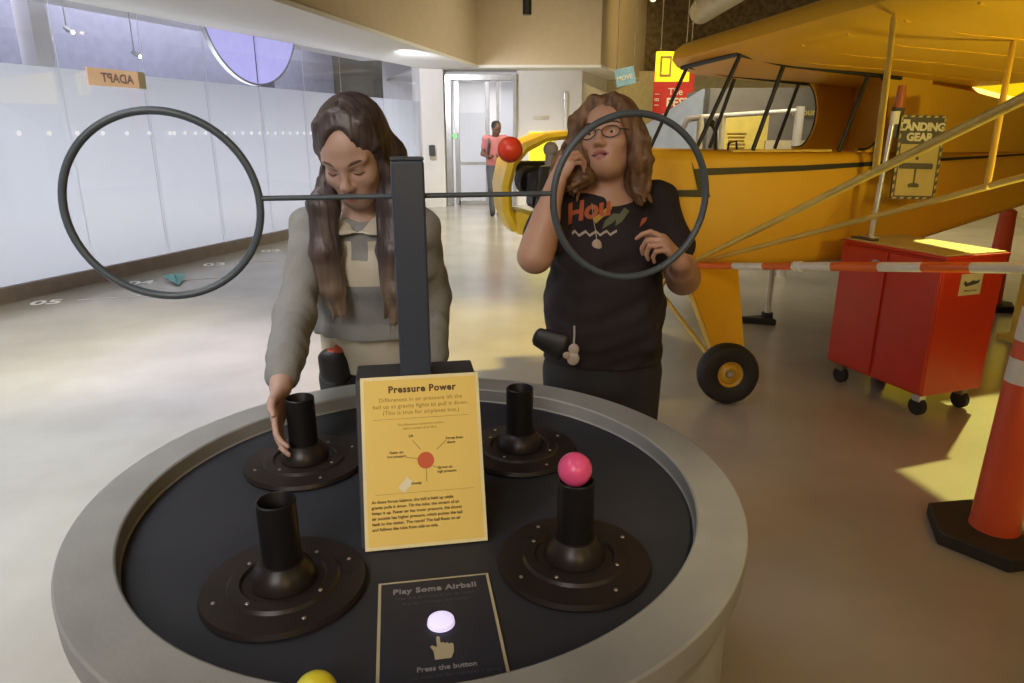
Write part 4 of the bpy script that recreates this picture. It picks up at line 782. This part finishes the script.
# ------------------------------------------------------------------ the woman in the dark tee
def build_woman_b():
    root = thing('person', 'woman with glasses and wavy reddish blond hair in a dark printed tee, hands raised', 'person', (.315, 2.16, 0))
    Hc, HR, hs, wd = V((.286, 2.10, 1.490)), rot(R(-27), R(-9), R(-6)), .94, 1.10
    shR, shL = V((.143, 2.135, 1.300)), V((.440, 2.135, 1.300)); elR, elL = V((.066, 1.955, 1.165)), V((.512, 2.03, 1.085)); wrR, wrL = V((.122, 1.985, 1.360)), V((.452, 1.835, 1.168))
    nb = V((.292, 2.13, 1.335)); chest, belly, pelv = V((.290, 2.135, 1.17)), V((.292, 2.13, .98)), V((.298, 2.16, .80)); X = (1, 0, 0)
    v = Vol((-.02, 1.66, -.01), (.64, 2.34, 1.66), .0046)
    T = head(v, Hc, HR, hs, .0035, wide=wd); v.cap(nb - V((0, 0, .02)), T(0, .02, -.06), .058, .056, .03); v.ell(T(0, -.03, -.098), (.04, .045, .03), HR, .03)
    v.ecap(pelv, belly, (.135, .10), (.150, .120), X, .03); v.ecap(belly, chest, (.155, .125), (.15, .115), X, .03); v.ecap(chest, nb - V((0, 0, .05)), (.15, .115), (.12, .07), X, .03)
    v.chain([nb - V((0, 0, .04)), shR, elR, wrR], [.055, .055, .046, .028], .025); v.chain([nb - V((0, 0, .04)), shL, elL, wrL], [.055, .055, .046, .028], .025)
    v.cap(elR + .2 * (wrR - elR), elR + .55 * (wrR - elR), .044, .036, .02); v.cap(elL + .2 * (wrL - elL), elL + .55 * (wrL - elL), .046, .038, .02)
    for q in (-1, 1): v.chain([pelv + V((q * .095, 0, -.03)), V((.300 + q * .105, 2.16, .44)), V((.300 + q * .115, 2.19, .07))], [.085, .062, .04], .03)
    hand(v, wrR, (.42, .05, .9), (.75, .55, -.3), 1, [(.75, .9, .5), (.85, 1., .5), (.9, 1., .5), (.95, 1., .5)], thumb=(.55, .45, .5), s=.92)
    hand(v, wrL, (-.60, -.25, .66), (-.72, .30, -.60), -1, [(.5, .75, .45), (.95, 1.1, .6), (1.0, 1.2, .6), (1.0, 1.2, .6)], thumb=(.8, .35, .30), s=.95)
    v.build('body', [M['skin_b'], M['lip'], M['mouth']], root, face_mat(Hc, HR, hs, .0035, wd))
    # tee
    s = Vol((.0, 1.86, .76), (.62, 2.34, 1.42), .0052)
    s.ecap((.298, 2.155, .80), belly, (.192, .155), (.180, .148), X, .04); s.ecap(belly, chest, (.180, .148), (.168, .130), X, .04); s.ecap(chest, nb - V((0, 0, .07)), (.166, .126), (.115, .08), X, .03)
    s.ell((.225, 2.045, 1.15), (.072, .06, .070), None, .05); s.ell((.355, 2.045, 1.15), (.072, .06, .070), None, .05)
    for sh, el in ((shR, elR), (shL, elL)): s.chain([nb - V((0, 0, .045)), sh, sh + .62 * (el - sh)], [.054, .060, .064], .03)
    for k in range(4): s.ecap((.20 + .01 * k, 2.01, .90 + .055 * k), (.43 - .02 * k, 2.005, .88 + .06 * k), (.022, .016), (.022, .016), (0, 0, 1), .05)
    s.noise(.0013, 38, 6); s.plane((0, 0, .80), (0, 0, -1))
    for sh, el in ((shR, elR), (shL, elL)):
        d = nrm(el - sh); s.cap(sh + d * .155, sh + d * .30, .10, .10, .004, 'd') if False else None
    s.ell(nb + V((-.005, -.035, .045)), (.078, .075, .062), None, .008, 'd')
    tee, P, F = s.build('tee_shirt', M['tee'], root)
    # chest print, wrapped on the cloth
    bv = BVHTree.FromPolygons([tuple(p) for p in P], [tuple(f) for f in F])
    def wrap(name, mt, items):
        mb = MB()
        for body, size, x, z, rz, kw in items:
            if isinstance(body, str):
                vs, fs = text_mesh(body, size, .0, **kw)
            else: vs, fs = [(a, b_, 0) for a, b_ in body], [tuple(range(len(body)))]
            import bmesh
            bm = bmesh.new(); bvv = [bm.verts.new(q) for q in vs]
            for f in fs:
                try: bm.faces.new([bvv[i] for i in f])
                except ValueError: pass
            bmesh.ops.triangulate(bm, faces=bm.faces[:]); bmesh.ops.subdivide_edges(bm, edges=[e for e in bm.edges if e.calc_length() > .012], cuts=2, use_grid_fill=True); bmesh.ops.triangulate(bm, faces=bm.faces[:])
            bm.verts.index_update(); c_, s_ = math.cos(rz), math.sin(rz); nv = []
            for q in bm.verts:
                p0 = Vector((x + q.co.x * c_ - q.co.y * s_, 1.6, z + q.co.x * s_ + q.co.y * c_)); hit = bv.ray_cast(p0, Vector((0, 1, 0)))
                nv.append(hit[0] + hit[1] * .0022 * (1 if hit[1].y < 0 else -1) if hit[0] else p0 + Vector((0, .4, 0)))
            mb.add(nv, [tuple(q.index for q in f.verts) for f in bm.faces]); bm.free()
        mb.build(name, mt, root, fix=False)
    px = .265
    wrap('print_word', M['print_orange'], [('Hou', .075, .160, 1.245, R(12), dict(align='LEFT', bold=.003, shear=.25))])
    wrap('print_stroke', M['print_yellow'], [([(0, 0), (.052, .030), (.060, .044), (.050, .044), (-.004, .014)], 0, .245, 1.245, R(10), None)])
    wrap('print_leaf', M['print_green'], [([(0, 0), (.03, .016), (.06, .040), (.035, .042), (.010, .022)], 0, .262, 1.232, 0, None), ([(0, 0), (.02, .012), (.045, .04), (.03, .05), (.004, .02)], 0, .300, 1.240, 0, None)])
    wrap('print_line', M['print_white'], [([(.02 * k * .5, .006 * math.sin(k * 2.1)) for k in range(14)] + [(.02 * k * .5, .006 * math.sin(k * 2.1) + .007) for k in range(13, -1, -1)], 0, .175, 1.215, R(2), None)])
    wrap('chest_logo', M['print_orange'], [([(0, 0), (.022, .012), (.030, .026), (.012, .022)], 0, .372, 1.235, 0, None)])
    # necklace with pale pendant, hung on the tee
    pts = []
    for x, z in [(.232, 1.345), (.235, 1.30), (.239, 1.26), (.243, 1.225), (.245, 1.205)]:
        hit = bv.ray_cast(Vector((x, 1.6, z)), Vector((0, 1, 0)))[0]; pts.append((hit if hit else Vector((x, 2.05, z))) - Vector((0, .003, 0)))
    MB().tube(pts, .0012, 8).build('necklace', M['pendant'], root, smooth=True)
    c = pts[-1]; MB().ball((c.x, c.y - .003, c.z - .018), .018, 16, (.85, .22, 1.15)).build('pendant', M['pendant'], root, smooth=True)
    # trousers, shoes
    p = Vol((.07, 1.94, .03), (.57, 2.36, .90), .008); p.ecap(pelv + V((0, 0, -.03)), pelv + V((0, -.005, .06)), (.186, .146), (.184, .148), X, .03)
    for q in (-1, 1): p.chain([pelv + V((q * .092, 0, -.06)), V((.300 + q * .105, 2.16, .44)), V((.300 + q * .115, 2.19, .08))], [.104, .082, .072], .02)
    p.plane((0, 0, .85), (0, 0, 1)); p.build('trousers', M['pants'], root)
    for q in (-1, 1):
        f = Vol((.300 + q * .115 - .09, 1.95, -.01), (.300 + q * .115 + .09, 2.30, .14), .007); f.ell((.300 + q * .12, 2.09, .036), (.047, .125, .042), None, .02); f.ell((.300 + q * .115, 2.19, .06), (.044, .055, .06), None, .03); f.plane((0, 0, .0), (0, 0, -1)); f.build('shoe', M['shoe'], root)
    # phone pouch and key tags at the hip
    k = Vol((.02, 1.90, .80), (.26, 2.06, .99), .0045); k.ecap((.078, 1.995, .912), (.150, 1.980, .884), (.030, .015), (.045, .017), (.35, 0, 1), .01); k.build('phone_pouch', M['pouch'], root)
    MB().tube([(.186, 1.985, .95), (.186, 1.975, .92), (.184, 1.968, .895)], .003, 8).build('key_strap', M['print_white'], root, smooth=True)
    MB().ball((.184, 1.963, .882), .016, 16, (1, .3, 1.2)).ball((.183, 1.962, .854), .019, 16, (1, .3, 1.1)).build('key_tag', M['print_white'], root, smooth=True)
    MB().ball((.162, 1.952, .868), .011, 14, (1, .3, 1)).build('key_tag', M['pendant'], root, smooth=True)
    # hair
    h = Vol((.09, 1.92, 1.20), (.50, 2.30, 1.70), .0042); W = T
    h.ell(W(0, .025, .045), V((.088, .104, .090)) * hs, HR, .02); h.ell(W(0, .05, -.03), V((.088, .085, .115)) * hs, HR, .03)
    h.ell(W(0, -.115, -.03), V((.054, .085, .085)) * hs, HR, .012, 'd'); h.ell(W(-.006, -.105, .028), V((.054, .055, .046)) * hs, HR, .014, 'd')
    for q in (-1, 1):
        pts = [W(q * .03, -.06, .105), W(q * .072, -.05, .05), W(q * .085, -.03, -.02), W(q * .088, -.02, -.08)] + ([V((.362, 2.05, 1.36)), V((.365, 2.02, 1.31))] if q > 0 else [V((.205, 2.04, 1.38)), V((.175, 2.03, 1.345))])
        h.chain(pts, [.016, .022, .026, .030, .030, .010], .025)
        for j in range(13):
            a0 = rng.uniform(-1, 1); pp = []; ph = rng.uniform(0, 6.28); amp = .012 if q < 0 else .008
            for i in range(1, 6):
                b = V(pts[i]) + V((a0 * .020 + (q * .020 if i > 1 else 0) * rng.uniform(0, 1), rng.normal() * .008 - .012, 0)); b = b + V((amp * math.sin(ph + 1.9 * i), amp * .6 * math.cos(ph + 2.1 * i), rng.normal() * .004)); pp.append(b)
            h.chain(pp, [.008, .010, .010, .009, .003], .006)
    for c_, r_ in (((.165, 2.08, 1.40), .038), ((.150, 2.07, 1.375), .030), ((.195, 2.11, 1.44), .042), ((.375, 2.14, 1.44), .034), ((.375, 2.13, 1.39), .032)): h.ell(c_, (r_, r_ * .9, r_ * 1.15), None, .03)
    for j in range(16):
        x0 = rng.uniform(.135, .215); y0 = rng.uniform(2.02, 2.06); z0 = rng.uniform(1.40, 1.47); ph = rng.uniform(0, 6)
        h.chain([(x0 + .012 * math.sin(ph + 1.3 * i) - .006 * i, y0 + .006 * math.cos(ph + 1.7 * i), z0 - .028 * i) for i in range(5)], [.006, .008, .008, .007, .002], .006)
    h.noise(.0007, 200, 9, .4)
    h.build('hair', M['hair_b'], root)
    # eyes, brows, glasses
    for q in (-1, 1):
        MB().ball(T(q * .032, -.0752, -.0005), .0108, 16).build('eye', M['eye_white'], root, smooth=True)
        d = HR @ V((-.15, -1, -.05)); MB().ball(T(q * .032, -.0752, -.0005) + nrm(d) * .0058, .0062, 12).build('iris', M['iris'], root, smooth=True)
        MB().tube([T(q * .014, -.0965, .021), T(q * .030, -.0935, .0275), T(q * .045, -.085, .027), T(q * .056, -.073, .021)], [.0018, .0026, .0023, .001], 8).build('eyebrow', M['brow'], root, smooth=True)
    g = MB()
    for q in (-1, 1):
        g.tube([T(q * .033 + .024 * math.cos(a) * (1.0 if abs(math.sin(a)) < .6 else .97), -.106 + .010 * (q * math.cos(a) + 1) * .55, -.003 + .017 * math.sin(a)) for a in np.linspace(0, 2 * math.pi, 33)[:-1]], .0016, 8, closed=True)
        g.tube([T(q * .057, -.095, .002), T(q * .073, -.07, .003), T(q * .080, .01, .0)], .0015, 8)
    g.tube([T(-.009, -.106, .002), T(0, -.112, .004), T(.009, -.106, .002)], .0014, 8); gl = g.build('eyeglasses', M['black'], root, smooth=True)
    return root
build_woman_b()

# ------------------------------------------------------------------ the far person in a pink shirt
def build_far():
    x0, y0 = -.31, 13.35; root = thing('person', 'person in a pink shirt and jeans with a backpack, looking down by the glass doorway', 'person', (x0, y0, 0)); o = V((x0, y0, 0)); X = (1, 0, 0)
    v = Vol((x0 - .4, y0 - .5, -.01), (x0 + .4, y0 + .3, 1.76), .011); Hc, HR = o + V((.02, -.05, 1.585)), rot(R(28), R(25)); sh = [o + V((q * .175, 0, 1.40)) for q in (-1, 1)]; el = [o + V((q * .235, .02, 1.13)) for q in (-1, 1)]; wr = [o + V((q * .10, -.22, 1.07)) for q in (-1, 1)]
    T = head(v, Hc, HR, 1.05); v.cap(o + V((0, 0, 1.42)), T(0, .02, -.06), .055, .055, .03)
    v.ecap(o + V((0, 0, .95)), o + V((0, 0, 1.35)), (.15, .10), (.16, .10), X, .04); feet = [o + V((-.06, -.10, .07)), o + V((.07, .10, .07))]; knee = [o + V((-.075, -.09, .5)), o + V((.085, .03, .5))]
    for i in (0, 1):
        v.chain([sh[i], el[i], wr[i]], [.05, .042, .03], .03); v.chain([o + V(((-1, 1)[i] * .085, 0, .92)), knee[i], feet[i]], [.085, .055, .04], .03)
        hand(v, wr[i], (-(-1, 1)[i] * .5, -.8, .1), (0, 0, 1), (1, -1)[i], [(.4, .5, .3)] * 4)
    v.build('body', M['skin_d'], root)
    s = Vol((x0 - .4, y0 - .35, .85), (x0 + .4, y0 + .3, 1.5), .011); s.ecap(o + V((0, 0, .93)), o + V((0, 0, 1.36)), (.175, .125), (.17, .115), X, .04)
    for i in (0, 1): s.chain([o + V((0, 0, 1.39)), sh[i], .45 * sh[i] + .55 * el[i]], [.06, .068, .06], .03)
    s.plane((0, 0, .92), (0, 0, -1)); s.ell(o + V((0, -.02, 1.46)), (.07, .08, .05), None, .01, 'd'); s.build('shirt', M['pink_shirt'], root)
    p = Vol((x0 - .3, y0 - .3, .03), (x0 + .3, y0 + .3, 1.0), .011); p.ecap(o + V((0, 0, .88)), o + V((0, 0, .95)), (.165, .12), (.16, .115), X, .03)
    for i in (0, 1): p.chain([o + V(((-1, 1)[i] * .085, 0, .88)), knee[i], feet[i]], [.095, .068, .055], .02)
    p.build('jeans', M['jeans'], root)
    for i in (0, 1): f = Vol(feet[i] - .2, feet[i] + .12, .011); f.ell((feet[i][0], feet[i][1] - .06, .04), (.048, .13, .045), None, .02); f.plane((0, 0, 0), (0, 0, -1)); f.build('shoe', M['shoe'], root)
    h = Vol(Hc - .2, Hc + .2, .011); h.ell(T(0, .025, .04), V((.088, .105, .088)), HR, .02); h.ell(T(0, -.11, -.03), V((.06, .075, .085)), HR, .01, 'd'); h.noise(.002, 90, 2); h.build('hair', M['black'], root)
    b = Vol(o + V((-.25, .05, .9)), o + V((.25, .4, 1.5)), .011); b.ecap(o + V((0, .18, 1.05)), o + V((0, .18, 1.32)), (.13, .08), (.12, .075), X, .02); b.build('backpack', M['dark_grey'], root)
    MB().tube([o + V((-.11, .12, 1.40)), o + V((-.11, -.02, 1.45)), o + V((-.115, -.135, 1.32)), o + V((-.14, -.11, 1.12)), o + V((-.14, .10, 1.02))], .022, 10).build('backpack_strap', M['dark_grey'], root, smooth=True)
build_far()
# ------------------------------------------------------------------ light, camera
def area(name, loc, target, sx, sy, power, col, spread=180):
    l = bpy.data.lights.new(name, 'AREA'); l.shape = 'RECTANGLE'; l.size = sx; l.size_y = sy; l.energy = power; l.color = col; l.spread = R(spread)
    o = bpy.data.objects.new(name, l); C.objects.link(o); o.location = loc
    o.rotation_euler = (Vector(target) - Vector(loc)).to_track_quat('-Z', 'Y').to_euler(); return o
def spot(name, loc, target, power, col, ang, blend=.2, r=.05):
    l = bpy.data.lights.new(name, 'SPOT'); l.energy = power; l.color = col; l.spot_size = R(ang); l.spot_blend = blend; l.shadow_soft_size = r
    o = bpy.data.objects.new(name, l); C.objects.link(o); o.location = loc
    o.rotation_euler = (Vector(target) - Vector(loc)).to_track_quat('-Z', 'Y').to_euler(); return o
m = gp(GL * .67, -1.0, 1.0); area('backlight_glass', m, gp(GL * .67, 0, 1.0), 18, 1.9, 215, (.90, .92, .95))
area('backroom_panel', gp(GL * .5, -1.9, 4.2), gp(GL * .5, -2.2, 0), 17, .8, 430, (.92, .88, 1.))
area('ceiling_panel_cool', (-4.0, 4.4, 4.6), (-4.2, 5.0, 0), 1.8, 6, 330, (.84, .95, 1.), 95)
area('ceiling_panel_near', (-2.6, .8, 4.6), (-1.8, 2.2, 0), 1.6, 1.6, 24, (.95, .95, 1.), 66)
area('front_fill', (-1.5, -2.6, 3.3), (-1.1, 2.0, 1.0), 2, 2, 17, (1, .93, .88), 58)  # added soft light from behind the camera, lifts people and table
spot('table_fill', (.9, .1, 3.5), (.37, 1.04, .85), 150, (1, .84, .50), 15, 1., .08)  # added warm light to lift the table rim
area('warm_front', (1.1, -2.2, 2.3), (1.9, 3, .8), 1.2, 1.2, 26, (1, .62, .20))  # added warm light from the front, reaching under the wing
area('lobby_panel', (-.4, 16.8, 2.66), (-.4, 16.8, 0), 2.2, 1.6, 36, (1, .98, .95))
spot('column_fill', (-1.7, 11.4, 2.62), (-1.0, 15.2, 1.7), 330, (.97, .96, 1.), 84, .9, .15)  # added light that brightens the white column and far wall
spot('bulkhead_fill', (5.2, 12.2, 4.4), (2.6, 16.5, 3.4), 420, (1, .74, .30), 46, .8, .1)  # added warm light for the receding bulkhead face
area('hall_panel', (.8, 10.6, 5.6), (.8, 11.2, 0), 2.2, 5, 170, (1, .90, .62), 95)
area('hall_panel_warm', (4.5, 10.8, 4.4), (4.5, 11.5, 0), 4, 2, 250, (1, .83, .45), 130)
area('booth_fill', (3.0, 6.3, 4.3), (2.8, 8.5, 1.6), 1, 1, 75, (1, .88, .62), 90)  # added light to brighten the booth front
spot('spot_warm_floor', (5.2, 6.6, 5.2), (1.75, 2.5, 0), 3500, (.92, .86, .24), 26, .3, .06)
spot('spot_warm_aisle', (.4, 5.4, 5.5), (-.35, 4.9, 0), 1600, (1, .77, .22), 40, 1., .2)
area('warm_fill', (4.2, -1.2, 3.4), (2.2, 4, 1.0), 2, 2, 20, (1, .78, .34))  # added warm light toward the plane
spot('fuselage_fill', (2.7, 1.2, 1.74), (1.6, 4.3, 1.32), 62, (1, .74, .16), 44, 1., .15)  # added warm light that brightens the fuselage side
spot('wing_fill', (2.7, 1.2, .30), (2.15, 2.3, 1.88), 210, (1, .92, .30), 95, 1., .12)  # added light from below, brightens the wing underside
spot('spot_lilac', (-2.2, 6.5, 5), (-1.75, 4.6, 0), 950, (.42, .42, 1.), 30, 1., .3)
spot('spot_warm_left', (-1.0, 3.0, 5.5), (-3.2, 4.9, 0), 1700, (1, .86, .56), 32, 1., .3)
w = bpy.data.worlds.new('World'); bpy.context.scene.world = w; w.use_nodes = True
w.node_tree.nodes['Background'].inputs[0].default_value = (.9, .82, .7, 1); w.node_tree.nodes['Background'].inputs[1].default_value = .08
cam = bpy.data.cameras.new('Camera'); cam.sensor_width = 36; cam.lens = 690 / 1024 * 36; cam.clip_end = 100
co = bpy.data.objects.new('Camera', cam); C.objects.link(co); co.location = (0, 0, 1.5); co.rotation_euler = (R(90 - 16.8), 0, 0)
sc = bpy.context.scene; sc.camera = co
sc.view_settings.view_transform = 'Standard'; sc.view_settings.look = 'None'; sc.view_settings.exposure = 0; sc.view_settings.gamma = 1; sc.view_settings.use_curve_mapping = False
sc.cycles.use_denoising = True; sc.cycles.max_bounces = 8; sc.cycles.transparent_max_bounces = 12; sc.cycles.sample_clamp_indirect = 4; sc.cycles.caustics_reflective = False; sc.cycles.caustics_refractive = False
